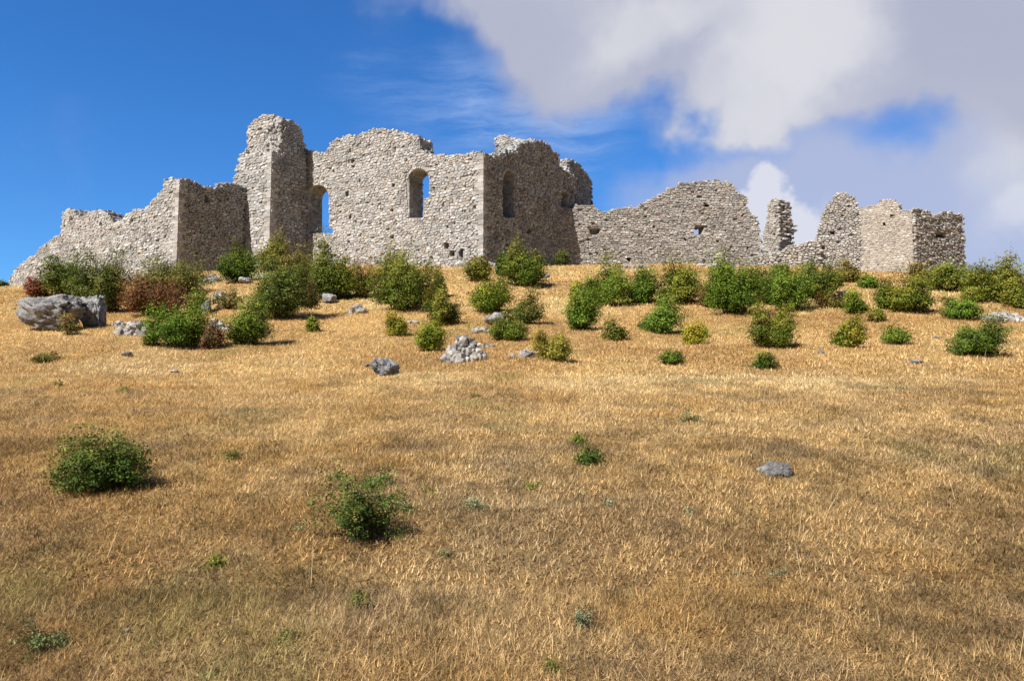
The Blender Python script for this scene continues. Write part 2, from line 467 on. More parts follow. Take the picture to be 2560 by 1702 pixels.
def rock_stone(mb, c, sx, sy, sz, yaw, col, r=rnd, blocky=.5, rough=1.0):
    ca, sa = math.cos(yaw), math.sin(yaw)
    tl = r.uniform(-.3, .3)
    vs = []
    if r.random() < blocky: src, fs, j = _cube, _cubef, .30; k = .85
    else: src, fs = ico(); j = .28; k = 1.15
    j *= rough
    for a in src:
        x = (a[0] + r.uniform(-j, j)) * sx * k; y = (a[1] + r.uniform(-j, j)) * sy * k; z = (a[2] + r.uniform(-j, j)) * sz * k
        z += tl * x * .5
        vs.append((c[0] + x * ca - y * sa, c[1] + x * sa + y * ca, c[2] + z))
    mb.add(vs, fs, col)
def clip_half(poly, mx, my, dx, dy):
    out = []
    n = len(poly)
    for i in range(n):
        a = poly[i]; b = poly[(i + 1) % n]
        da = (a[0] - mx) * dx + (a[1] - my) * dy; db = (b[0] - mx) * dx + (b[1] - my) * dy
        if da <= 0: out.append(a)
        if (da < 0 < db) or (db < 0 < da):
            t = da / (da - db); out.append((a[0] + (b[0] - a[0]) * t, a[1] + (b[1] - a[1]) * t))
    return out
def inside(p, poly):
    c = False; n = len(poly); x, y = p; j = n - 1
    for i in range(n):
        xi, yi = poly[i]; xj, yj = poly[j]
        if (yi > y) != (yj > y) and x < (xj - xi) * (y - yi) / (yj - yi) + xi: c = not c
        j = i
    return c
def nearest(p, poly):
    best = None; bd = 1e9; n = len(poly)
    for i in range(n):
        a = poly[i]; b = poly[(i + 1) % n]
        ex, ey = b[0] - a[0], b[1] - a[1]; L = ex * ex + ey * ey + 1e-12
        t = max(0, min(1, ((p[0] - a[0]) * ex + (p[1] - a[1]) * ey) / L))
        q = (a[0] + ex * t, a[1] + ey * t); d = (q[0] - p[0]) ** 2 + (q[1] - p[1]) ** 2
        if d < bd: bd = d; best = q
    return best, math.sqrt(bd)
def cells(poly, sw, sh, jit, r):
    """irregular stone outlines filling a 2D polygon: a stretched Voronoi pattern in rough courses"""
    us = [p[0] for p in poly]; zs = [p[1] for p in poly]
    u0, u1, z0, z1 = min(us) - sw, max(us) + sw, min(zs) - sh, max(zs) + sh
    st = sw / sh
    rows = []; z = z0
    while z < z1:
        h = sh * r.choice((.6, .85, 1.0, 1.4)) * r.uniform(.9, 1.1); row = []; u = u0 - r.random() * sw
        while u < u1:
            ww = sw * r.choice((.4, .6, .8, 1.0, 1.2, 1.7)) * r.uniform(.85, 1.15)
            row.append((u + ww / 2, z + h / 2 + r.uniform(-jit, jit) * h)); u += ww
        rows.append(row); z += h
    pts = [(i, p) for i, row in enumerate(rows) for p in row]
    bins = {}
    for i, p in pts: bins.setdefault((i, int(p[0] // sw)), []).append(p)
    out = []
    for i, p in pts:
        if not inside(p, poly):
            q, d = nearest(p, poly)
            if d > .0: continue
        R = sw * 2
        cell = [(p[0] - R, p[1] - R / st), (p[0] + R, p[1] - R / st), (p[0] + R, p[1] + R / st), (p[0] - R, p[1] + R / st)]
        b = int(p[0] // sw)
        for di in (-2, -1, 0, 1, 2):
            for db in range(-3, 4):
                for q in bins.get((i + di, b + db), ()):
                    if q is p: continue
                    # anisotropic metric
                    dx = (q[0] - p[0]); dy = (q[1] - p[1]) * st * st
                    mx = (q[0] + p[0]) / 2; my = (q[1] + p[1]) / 2
                    cell = clip_half(cell, mx, my, dx, dy)
                    if len(cell) < 3: break
        if len(cell) >= 3: out.append((p, cell))
    return out
def emit_stone(mb, cell, c, to3, proud, gap, col, r):
    n = len(cell)
    cx = sum(a[0] for a in cell) / n; cy = sum(a[1] for a in cell) / n
    def shr(a, k, g):
        dx, dy = a[0] - cx, a[1] - cy; L = math.hypot(dx, dy) + 1e-9
        s = max(.2, 1 - g / L) * k
        return (cx + dx * s, cy + dy * s)
    pr = proud * r.uniform(.3, 1.25)
    tx, ty = r.uniform(-.22, .22), r.uniform(-.35, .2)
    rings = []
    for k, g, d in ((1.0, gap * .6, -.09), (1.0, gap, pr * .6), (.88, gap * 1.3, pr)):
        ring = []
        for a in cell:
            q = shr(a, k * (r.uniform(.93, 1.0) if d > 0 else 1), g)
            dd = d + (tx * (q[0] - cx) + ty * (q[1] - cy) if d > 0 else 0) + (r.uniform(-.008, .008) if d > 0 else 0)
            ring.append(to3(q[0], q[1], dd))
        rings.append(ring)
    vs = rings[0] + rings[1] + rings[2]
    fs = []
    for k in range(2):
        for i in range(n):
            j = (i + 1) % n
            fs.append((k * n + i, k * n + j, (k + 1) * n + j, (k + 1) * n + i))
    fs.append(tuple(2 * n + i for i in range(n)))
    mb.add(vs, fs, col)
class Plane:
    """a vertical wall plane between two ground points; u runs from A to B, n faces the viewer"""
    def __init__(self, A, B):
        self.A = Vector(A); self.B = Vector(B)
        self.L = (self.B - self.A).length
        self.u = (self.B - self.A) / self.L
        self.n = Vector((self.u.y, -self.u.x))
        if self.n.dot(self.A) > 0: self.n = -self.n
    def hit(self, px, py=700):
        d = pdir(px, py); den = d.x * self.n.x + d.y * self.n.y
        t = self.A.dot(self.n) / den
        P = Vector((d.x * t, d.y * t)); return ((P - self.A).dot(self.u), EYE + d.z * t)
    def to3(self, u, z, d):
        return (self.A.x + self.u.x * u + self.n.x * d, self.A.y + self.u.y * u + self.n.y * d, z)
    def xy(self, u, d=0):
        p = self.A + self.u * u + self.n * d; return (p.x, p.y)
def at_px(px, d): return (pdir(px, 700).x / pdir(px, 700).y * d, d)
def ragged(pts, r, step=.32, amp=.10):
    out = [pts[0]]
    for a, b in zip(pts, pts[1:]):
        L = math.hypot(b[0] - a[0], b[1] - a[1]); n = max(1, int(L / step))
        for i in range(1, n + 1):
            t = i / n; q = (a[0] + (b[0] - a[0]) * t, a[1] + (b[1] - a[1]) * t)
            if i < n: q = (q[0] + r.uniform(-amp, amp) * .5, q[1] + r.uniform(-amp, amp))
            out.append(q)
    return out
def arch_px(l, r_, top, spring, bot, n=9, extra=None):
    cx = (l + r_) / 2; pts = [(l, bot), (l, spring)]
    for i in range(1, n):
        a = math.pi * (1 - i / n)
        pts.append((cx + (r_ - l) / 2 * math.cos(a), spring - (spring - top) * math.sin(a)))
    pts.append((r_, spring))
    pts += extra if extra else [(r_, bot)]
    return pts
def box_px(x0, y0, x1, y1, r=rnd, j=1.5):
    return [(x0 + r.uniform(-j, j), y1 + r.uniform(-j, j)), (x0 + r.uniform(-j, j), y0 + r.uniform(-j, j)),
            (x1 + r.uniform(-j, j), y0 + r.uniform(-j, j)), (x1 + r.uniform(-j, j), y1 + r.uniform(-j, j))]
SHADE_ROUGH = dict(mat=M_SHADE_TINT, proud=.085, gap=.016, pits=.045, core_d=.06)  # sunless faces: shade painted by tint and the dark argument, with rougher relief
def wall(name, parent, plane, top_px, T=1.2, holes=(), arches=(), sw=.27, sh=.16, jit=.30, proud=.048, gap=.010, dark=0., mat=None, hardL=True, hardR=True,
         core_d=.035, pits=.04, rubble=1.0, cap=None, zbase=None, blind=(), quoinR=None, quoinL=None, flat_amp=.10, warm=.5, label=None, lean=0):
    mat = mat or M_STONE
    r = random.Random(hash(name) % 7 + len(top_px) * 13 + int(plane.A.x * 10))
    top = [plane.hit(x, y) for x, y in top_px]
    if hardL: top[0] = (0.0, top[0][1]); top = [(max(p[0], 0.0), p[1]) for p in top]
    if hardR: top[-1] = (plane.L, top[-1][1]); top = [(min(p[0], plane.L), p[1]) for p in top]
    us = [p[0] for p in top]
    umin, umax = min(us), max(us)
    if zbase is None:
        zbase = min(tz(*plane.xy(umin)), tz(*plane.xy(umax)), tz(*plane.xy((umin + umax) / 2))) - .7
    prof = ragged(top, r, .30, flat_amp)
    poly = [(prof[0][0], zbase)] + prof + [(prof[-1][0], zbase)]
    hp = []
    for h in list(holes): hp.append(('h', [plane.hit(*p) for p in (box_px(*h, r=r) if len(h) == 4 and not isinstance(h[0], tuple) else h)]))
    for h in arches: hp.append(('a', [plane.hit(*p) for p in h]))
    mb = MB()
    # facing stones
    cl = cells(poly, sw, sh, jit, r)
    uL, uR = prof[0][0], prof[-1][0]
    excl = []
    for k, h in hp:
        if k == 'a':
            cu = sum(p[0] for p in h) / len(h); z0 = min(p[1] for p in h)
            zs_ = h[1][1]
            g = []
            for p in h:
                if p[1] >= zs_ - 1e-6:
                    dx, dz = p[0] - cu, (p[1] - zs_); L = math.hypot(dx, dz) + 1e-6
                    g.append((p[0] + dx / L * .22, p[1] + dz / L * .22))
                else: g.append(p)
            excl.append(g)
        excl.append(h)
    pit_holes = []
    mcol = (.46, .42, .37) if mat is not M_GREY else (.30, .28, .255)
    if core_d < .03: mcol = (.50, .44, .38)
    for p, c in cl:
        if any(inside(p, e) for e in excl): continue
        if hardL: c = clip_half(c, uL, 0, -1, 0)
        if hardR: c = clip_half(c, uR, 0, 1, 0)
        if len(c) < 3: continue
        c2 = []
        for v in c:
            for e in excl:
                if inside(v, e): v = nearest(v, e)[0]
            c2.append(v)
        if r.random() < pits: 
            a = p; s = r.uniform(.03, .085)
            if zbase + .9 < p[1] and all(not inside((p[0] + q, p[1] + w_), e) for e in excl for q in (-.3, .3) for w_ in (-.25, .25)) and nearest(p, poly)[1] > .35 and all(math.hypot(p[0] - q[0][0], p[1] - q[0][1]) > .6 for q in pit_holes):
                pit_holes.append([(a[0] - s, a[1] - s * .8), (a[0] - s, a[1] + s * .8), (a[0] + s, a[1] + s * .8), (a[0] + s, a[1] - s * .8)])
            continue
        emit_stone(mb, c2, p, plane.to3, proud, gap, stone_col(warm, dark, r), r)
    # mortar and rubble core with real openings
    zi = .06
    core = [(prof[0][0] + (.09 if hardL else .03), zbase)] + [(min(max(q[0], uL + .09), uR - .09), q[1] - zi) for q in prof] + [(prof[-1][0] - (.09 if hardR else .03), zbase)]
    clean = [core[0]]
    for q in core[1:]:
        if math.hypot(q[0] - clean[-1][0], q[1] - clean[-1][1]) > .01: clean.append(q)
    core = clean
    loops = [core] + [h for k, h in hp if inside(h[1], core)] + pit_holes
    flat = [q for lp in loops for q in lp]
    ed_ = []; o_ = 0
    for lp in loops:
        ed_ += [(o_ + i, o_ + (i + 1) % len(lp)) for i in range(len(lp))]; o_ += len(lp)
    cv, _e, cf, _a, _b, _c = geometry.delaunay_2d_cdt([Vector(q) for q in flat], ed_, [], 0, 1e-6)
    tris = []
    tv_ = [plane.to3(a[0], a[1], 0) for a in cv]
    for t3 in cf:
        g_ = (sum(cv[i][0] for i in t3) / len(t3), sum(cv[i][1] for i in t3) / len(t3))
        if inside(g_, loops[0]) and not any(inside(g_, lp) for lp in loops[1:]): tris.append(tuple(t3))
    for dd_, rev in ((-core_d, False), (-T, True)):
        mb.add([plane.to3(a[0], a[1], dd_) for a in cv], [tuple(reversed(t)) if rev else t for t in tris], mcol)
    n0 = len(flat)
    vs = [plane.to3(a, b, -core_d) for a, b in flat] + [plane.to3(a, b, -T) for a, b in flat]
    fs = []
    o = 0
    for lp in loops:
        n = len(lp)
        for i in range(n):
            j = (i + 1) % n; fs.append((o + i, o + j, o + j + n0, o + i + n0))
        o += n
    mb.add(vs, fs, mcol)
    for bl in blind:
        q0 = plane.hit(bl[0], bl[1]); q1 = plane.hit(bl[2], bl[3])
        vs = [plane.to3(a, b, d) for d in (-.42, -.78) for a, b in ((q0[0] - .1, q1[1] - .1), (q1[0] + .1, q1[1] - .1), (q1[0] + .1, q0[1] + .1), (q0[0] - .1, q0[1] + .1))]
        mb.add(vs, [(0, 1, 2, 3), (7, 6, 5, 4), (0, 4, 5, 1), (1, 5, 6, 2), (2, 6, 7, 3), (3, 7, 4, 0)], mcol)
    # masonry lining inside the openings, its stones darkened to paint in shade
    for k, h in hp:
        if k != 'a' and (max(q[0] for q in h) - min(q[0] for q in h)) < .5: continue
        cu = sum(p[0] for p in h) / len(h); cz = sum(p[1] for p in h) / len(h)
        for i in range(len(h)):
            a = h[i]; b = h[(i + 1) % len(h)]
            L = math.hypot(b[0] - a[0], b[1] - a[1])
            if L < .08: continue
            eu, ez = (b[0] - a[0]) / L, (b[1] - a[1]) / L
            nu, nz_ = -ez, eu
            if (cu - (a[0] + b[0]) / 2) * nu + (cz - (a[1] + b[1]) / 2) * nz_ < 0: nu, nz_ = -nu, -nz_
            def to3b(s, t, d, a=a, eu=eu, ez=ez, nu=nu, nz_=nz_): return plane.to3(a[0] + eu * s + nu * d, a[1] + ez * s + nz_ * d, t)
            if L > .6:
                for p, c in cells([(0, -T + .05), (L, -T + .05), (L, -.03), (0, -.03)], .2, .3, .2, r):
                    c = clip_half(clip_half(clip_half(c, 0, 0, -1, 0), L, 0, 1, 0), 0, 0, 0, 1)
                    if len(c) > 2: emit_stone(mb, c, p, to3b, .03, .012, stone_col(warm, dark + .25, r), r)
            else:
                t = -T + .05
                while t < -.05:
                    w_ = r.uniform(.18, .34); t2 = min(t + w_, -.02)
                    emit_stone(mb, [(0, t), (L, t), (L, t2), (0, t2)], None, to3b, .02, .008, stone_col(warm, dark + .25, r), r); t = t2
    # loose stones of the broken wall top and of ragged ends
    if rubble > 0:
        for a, b in zip(core[1:-1], core[2:-1]):
            L = math.hypot(b[0] - a[0], b[1] - a[1])
            steps = max(1, int(L / .2 * rubble))
            for i in range(steps):
                t = (i + r.random()) / steps
                q = (a[0] + (b[0] - a[0]) * t, a[1] + (b[1] - a[1]) * t)
                d = -.02
                while d > -T:
                    if r.random() < .85:
                        x, y, z = plane.to3(min(max(q[0] + r.uniform(-.08, .08), uL + .08), uR - .08), q[1] + r.uniform(-.06, .08), d - .12)
                        s = r.uniform(.6, 1.25)
                        rock_stone(mb, (x, y, z), sw * .42 * s, .13 * s, sh * .42 * s * r.uniform(.8, 1.5), math.atan2(plane.u.y, plane.u.x) + r.uniform(-.5, .5), stone_col(warm, dark, r), r, .6)
                    d -= r.uniform(.22, .34)
    # corner blocks
    for q, s in ((quoinL, 1), (quoinR, -1)):
        if not q: continue
        uq = uL if s > 0 else uR
        y_top = (prof[0] if s > 0 else prof[-1])[1]
        z = zbase; i = 0
        while z < y_top - .1:
            h = r.uniform(.2, .34); w_ = (.52 if i % 2 else .30) * r.uniform(.85, 1.15); dd = (.30 if i % 2 else .52) * r.uniform(.85, 1.15)
            z2 = min(z + h, y_top)
            pr = r.uniform(.045, .07)
            u0_, u1_ = (uq - pr, uq + w_) if s > 0 else (uq - w_, uq + pr)
            vs = []
            for (uu, zz, d_) in ((u0_, z + .008, pr), (u1_, z + .008, pr), (u1_, z2 - .008, pr), (u0_, z2 - .008, pr), (u0_, z + .008, -dd), (u1_, z + .008, -dd), (u1_, z2 - .008, -dd), (u0_, z2 - .008, -dd)):
                vs.append(plane.to3(uu + r.uniform(-.012, .012), zz + r.uniform(-.008, .008), d_ + r.uniform(-.012, .012)))
            fs = [(0, 1, 2, 3), (5, 4, 7, 6), (4, 0, 3, 7), (1, 5, 6, 2), (3, 2, 6, 7), (4, 5, 1, 0)]
            mb.add(vs, fs, tuple(min(.75, c_ * .98) for c_ in stone_col(.3, dark, r)))
            z = z2; i += 1
    o3 = mb.build(name, mat, parent)
    if parent is not None:
        o3.matrix_parent_inverse = parent.matrix_basis.inverted()
    if label: o3['label'] = label
    # voussoirs round each arch: a sub-part
    for k, h in hp:
        if k != 'a': continue
        am = MB()
        zs_ = h[1][1]; cu = (min(p[0] for p in h) + max(p[0] for p in h)) / 2
        arc = [p for p in h if p[1] >= zs_ - 1e-6]
        arc = [arc[0]] + arc[1:]
        # resample finely
        for a, b in zip(arc, arc[1:]):
            L = math.hypot(b[0] - a[0], b[1] - a[1]); m_ = max(1, round(L / .14))
            for i in range(m_):
                p = (a[0] + (b[0] - a[0]) * i / m_, a[1] + (b[1] - a[1]) * i / m_); q = (a[0] + (b[0] - a[0]) * (i + 1) / m_, a[1] + (b[1] - a[1]) * (i + 1) / m_)
                w_ = r.uniform(.17, .25)
                def outp(p_):
                    dx, dz = p_[0] - cu, p_[1] - zs_; L_ = math.hypot(dx, dz) + 1e-6
                    return (p_[0] + dx / L_ * w_, p_[1] + dz / L_ * w_)
                emit_stone(am, [p, q, outp(q), outp(p)], None, plane.to3, proud * .8, .008, stone_col(.2, dark, r), r)
        ao = am.build('window_arch', mat, o3)
    return o3

# plan points (metres), lit faces run along T1, shaded faces along T2
T1 = Vector((-.84, .545)).normalized(); T2 = Vector((.545, .84)).normalized()
def cross(P, dirv_, px, py=620):
    """point where the line P + k*dir meets the bearing of pixel column px"""
    d = pdir(px, py); q = d.x / d.y
    k = (q * P.y - P.x) / (dirv_.x - q * dirv_.y)
    return P + dirv_ * k
C0 = Vector(at_px(1207, 46.0))
F_L = cross(C0, T1, 766)
TC = cross(F_L, T2, 677, 470)                      # tower front corner
TL = TC + T1 * 3.75
WJ = cross(TC, T1, 612)
WC = WJ - T2 * 5.0                       # wing corner
WC = cross(WJ, -T2, 443)
W_END = cross(WC, T1, -60)

# --- left wing
wing = empty('ruined_wing', (WC.x, WC.y, tz(WC.x, WC.y)))
tag(wing, 'low roofless wing left of the tower, its wall crumbling down to the far left', 'ruin')
bpy.context.view_layer.update()
wall('front_wall', wing, Plane(W_END, WC),
     [(-58, 748), (-20, 735), (0, 722), (19, 706), (35, 681), (57, 655), (86, 636), (108, 614), (128, 598), (152, 588), (155, 559), (157, 527), (185, 521), (194, 540), (210, 541),
      (230, 529), (261, 527), (271, 540), (281, 556), (300, 554), (311, 539), (332, 526), (354, 523), (376, 508), (392, 486), (406, 478), (410, 449), (443, 446)],
     T=1.2, holes=[(175, 541, 181, 551), (203, 564, 208, 571), (247, 556, 256, 563), (327, 548, 334, 556), (394, 600, 400, 612), (290, 566, 298, 571)],
     quoinR=True, hardL=False, label='sunlit wall with a ragged stepped top')
wall('side_wall', wing, Plane(WC, cross(WJ, T2, 622)),
     [(443, 446), (470, 449), (492, 455), (503, 466), (535, 471), (552, 463), (565, 457), (585, 461), (603, 466), (614, 470)],
     T=.7, holes=[(512, 487, 524, 507)], dark=.15, **SHADE_ROUGH, hardR=False, label='shaded wall with one small window hole', quoinL=False)

# --- tower
tower = empty('ruined_tower', (TC.x, TC.y, tz(TC.x, TC.y)))
tag(tower, 'tallest stump of the ruin, a square stone tower with a stepped corner', 'tower')
bpy.context.view_layer.update()
pd = Plane(TC, F_L + T2 * .2)
UPC = cross(TC, T2, 704, 335)
wall('lower_front', tower, Plane(TL + T1 * .4, TC),
     [(583, 640), (582, 470), (584, 450), (588, 430), (596, 412), (599, 386), (612, 380), (650, 381), (675, 379)],
     T=1.2, sw=.36, sh=.20, hardL=False, quoinR=True, pits=.02, jit=.28)
wall('upper_front', tower, Plane(UPC + T1 * 3.6, UPC),
     [(604, 410), (608, 384), (617, 370), (620, 349), (616, 328), (624, 312), (634, 303), (646, 294), (668, 289), (690, 291), (704, 296)],
     T=1.2, sw=.30, sh=.18, hardL=False, mat=M_GREY, zbase=plane_z if False else None)
wall('side_face', tower, pd,
     [(677, 379), (703, 378), (704.5, 296), (728, 305), (748, 316), (757, 331), (760, 350), (762, 372), (768, 520), (770, 640)],
     T=1.3, sw=.34, sh=.19, dark=.15, **SHADE_ROUGH, hardL=True, hardR=False, rubble=.8, flat_amp=.05)

# --- keep
keep = empty('ruined_keep', (C0.x, C0.y, tz(C0.x, C0.y)))
tag(keep, 'roofless main block of the castle with two tall arched windows in its sunlit face', 'ruin')
bpy.context.view_layer.update()
wall('front_wall', keep, Plane(F_L, C0),
     [(748, 372), (764, 373), (776, 376), (788, 382), (809, 383), (818, 376), (827, 355), (845, 346), (872, 337), (890, 340), (905, 331), (926, 326), (956, 322), (983, 323), (996, 328),
      (1033, 336), (1048, 345), (1052, 372), (1067, 381), (1081, 389), (1095, 385), (1128, 388), (1156, 384), (1179, 380), (1206, 382)],
     T=1.35, arches=[arch_px(769, 822, 463, 490, 584, extra=[(822, 566), (833, 570), (833, 584)]), arch_px(1022, 1073, 422, 447, 545, extra=[(1073, 492), (1059, 498), (1058, 545)])],
     holes=[(877, 399, 886, 408), (879, 408, 885, 418), (863, 476, 872, 492), (870, 538, 878, 548), (976, 458, 986, 468), (976, 522, 982, 530), (975, 590, 983, 598), (869, 602, 875, 608),
            (832, 427, 836, 431), (896, 451, 900, 456), (1108, 607, 1124, 622), (1124, 626, 1136, 640), (1148, 620, 1163, 646)],
     quoinR=True, hardL=False, sw=.27, sh=.165, jit=.32, warm=1.0, pits=.045, label='sunlit wall with two arched windows and small square holes')
wall('side_wall', keep, Plane(C0, cross(C0, T2, 1404)),
     [(1208, 384), (1235, 392), (1252, 381), (1274, 377), (1294, 370), (1301, 360), (1322, 353), (1336, 350), (1353, 354), (1370, 361), (1378, 375), (1392, 382), (1398, 392), (1399, 417), (1402, 440)],
     T=1.5, arches=[arch_px(1257, 1286, 426, 450, 544)], dark=.15, hardR=False, sw=.30, sh=.18, jit=.3, **SHADE_ROUGH,
     holes=[(1318, 572, 1330, 582), (1330, 455, 1336, 462)], label='shaded wall with a narrow arched window')
XB = cross(C0, T2, 1330); XB2 = XB - Vector((T2.y, -T2.x)) * .5
wall('cross_wall', keep, Plane(XB2 + T1 * 5.5, XB2),
     [(1237, 380), (1236, 345), (1254, 338), (1269, 340), (1291, 347), (1319, 349), (1328, 352)],
     T=1.0, hardR=False, hardL=False, zbase=11.0, label='sunlit stub of an inner wall behind the parapet', pits=0)
K2 = Vector(at_px(1422, 54.6))
KL = cross(C0, T2, 1380)
wall('link_wall', keep, Plane(KL, Vector(at_px(1437, 54.3))),
     [(1381, 402), (1398, 416), (1410, 424), (1421, 431), (1436, 441)], T=.9, arches=[arch_px(1397, 1421, 479, 492, 517)], dark=.15, hardR=False, sw=.24, sh=.15, **SHADE_ROUGH)
wall('rear_front', keep, Plane(K2 + T1 * 3.2, K2),
     [(1378, 392), (1398, 398), (1421, 398)], T=1.0, hardL=False, sw=.28, sh=.17)
wall('rear_side', keep, Plane(K2, cross(K2, T2, 1482)),
     [(1422, 399), (1440, 407), (1451, 415), (1465, 431), (1479, 454), (1480, 470)], T=1.1, dark=.15, hardR=False, sw=.26, sh=.16, **SHADE_ROUGH)

# --- long wall
A1 = Vector(at_px(1392, 53.4)); B1 = Vector(at_px(1905, 55.0))
curtain = empty('curtain_wall', (A1.x, A1.y, tz(A1.x, A1.y)))
tag(curtain, 'long grey wall right of the keep with a humped broken top and two square holes', 'wall')
bpy.context.view_layer.update()
wall('wall_face', curtain, Plane(A1, B1),
     [(1396, 548), (1415, 524), (1433, 520), (1446, 511), (1476, 513), (1492, 522), (1512, 531), (1527, 525), (1563, 517), (1598, 517), (1611, 507), (1637, 495), (1652, 484), (1670, 472),
      (1687, 467), (1703, 456), (1741, 454), (1769, 452), (1797, 451), (1830, 457), (1837, 472), (1855, 484), (1868, 492), (1864, 517), (1873, 525), (1886, 537), (1895, 558), (1901, 593), (1903, 628)],
     T=1.0, holes=[[(1475, 586), (1473, 572), (1503, 570), (1499, 584), (1488, 588)], [(1734, 587), (1733, 569), (1728, 565), (1768, 565), (1760, 571), (1757, 586)], (1710, 594, 1718, 604),
                   (1667, 590, 1671, 594), (1566, 645, 1577, 656), (1461, 630, 1466, 636), (1641, 512, 1647, 520), (1763, 511, 1773, 517), (1758, 534, 1762, 538)],
     mat=M_GREY, sw=.25, sh=.14, jit=.38, proud=.06, core_d=.055, gap=.012, pits=.02, hardL=False, hardR=False, blind=[(1473, 572, 1503, 588), (1759, 566, 1768, 588)])
# --- pillar
PA = Vector(at_px(1904, 55.2)); PB = Vector(at_px(1948, 54.0)); PC = Vector(at_px(1987, 54.6))
pillar = empty('wall_pillar', (PB.x, PB.y, tz(PB.x, PB.y)))
tag(pillar, 'lone leaning stone pillar between two gaps in the broken wall', 'pillar')
bpy.context.view_layer.update()
wall('pillar_face', pillar, Plane(PA, PB), [(1905, 636), (1905, 622), (1908, 578), (1917, 556), (1920, 523), (1925, 503), (1933, 496), (1947, 500)],
     T=.8, mat=M_GREY, sw=.24, sh=.13, jit=.35, hardL=False, hardR=False, proud=.06)
wall('pillar_end', pillar, Plane(PB, PC), [(1948, 500), (1960, 503), (1971, 506), (1975, 533), (1976, 556), (1985, 563), (1986, 612), (1986, 640)],
     T=.9, mat=M_GREY, sw=.42, sh=.17, jit=.35, hardL=False, hardR=False, proud=.20, gap=.04, core_d=.12, rubble=1.2)
# --- low wall
LA = Vector(at_px(1896, 54.6)); LB = Vector(at_px(2054, 51.6))
low = empty('low_wall', (LA.x, LA.y, tz(LA.x, LA.y)))
tag(low, 'knee high crumbled wall base under and right of the lone pillar', 'wall')
bpy.context.view_layer.update()
wall('wall_face', low, Plane(LA, LB), [(1898, 632), (1930, 634), (1960, 626), (1971, 616), (1993, 614), (2006, 606), (2023, 601), (2041, 602), (2052, 604)],
     T=1.0, mat=M_GREY, sw=.30, sh=.15, jit=.4, hardL=False, hardR=False, proud=.12, gap=.025, rubble=1.4)
# --- right corner tower
R3A = Vector(at_px(2042, 52.0)); R3B = Vector(at_px(2150, 51.2)); R4B = Vector(at_px(2290, 49.5)); R5B = Vector(at_px(2416, 52.3))
bast = empty('corner_bastion', (R4B.x, R4B.y, tz(R4B.x, R4B.y)))
tag(bast, 'right end block of the ruin with a plastered pale face and a dark rough side', 'ruin')
bpy.context.view_layer.update()
wall('gable_wall', bast, Plane(R3A, R3B), [(2041, 612), (2044, 596), (2051, 559), (2059, 534), (2066, 520), (2072, 510), (2084, 493), (2092, 482), (2110, 480), (2124, 488), (2137, 498), (2144, 517), (2155, 521)],
     T=1.0, mat=M_GREY, sw=.25, sh=.14, jit=.38, hardL=False, hardR=False, proud=.08, core_d=.06, gap=.015, holes=[(2076, 578, 2086, 588)], label='pointed grey wall fragment')
wall('plastered_wall', bast, Plane(R3B, R4B), [(2147, 519), (2174, 517), (2195, 508), (2204, 499), (2231, 498), (2246, 508), (2249, 526), (2269, 526), (2290, 526)],
     T=1.0, mat=M_PLASTER, sw=.22, sh=.13, jit=.35, hardL=False, proud=.022, core_d=.004, gap=.03, pits=.008, quoinR=False, holes=[(2207, 557, 2214, 563), (2226, 536, 2236, 546)], warm=.3, label='wall with pale plaster over its stones')
wall('rough_side', bast, Plane(R4B, R5B), [(2291, 526), (2317, 525), (2326, 532), (2332, 544), (2341, 535), (2379, 532), (2394, 535), (2412, 542), (2415, 570)],
     T=1.0, mat=M_GREY, sw=.27, sh=.16, jit=.4, hardR=True, proud=.11, core_d=.09, gap=.025, pits=.03, dark=.08, holes=[[(2340, 593), (2338, 583), (2358, 582), (2364, 590), (2360, 595)]], label='rough dark wall of stones without mortar')

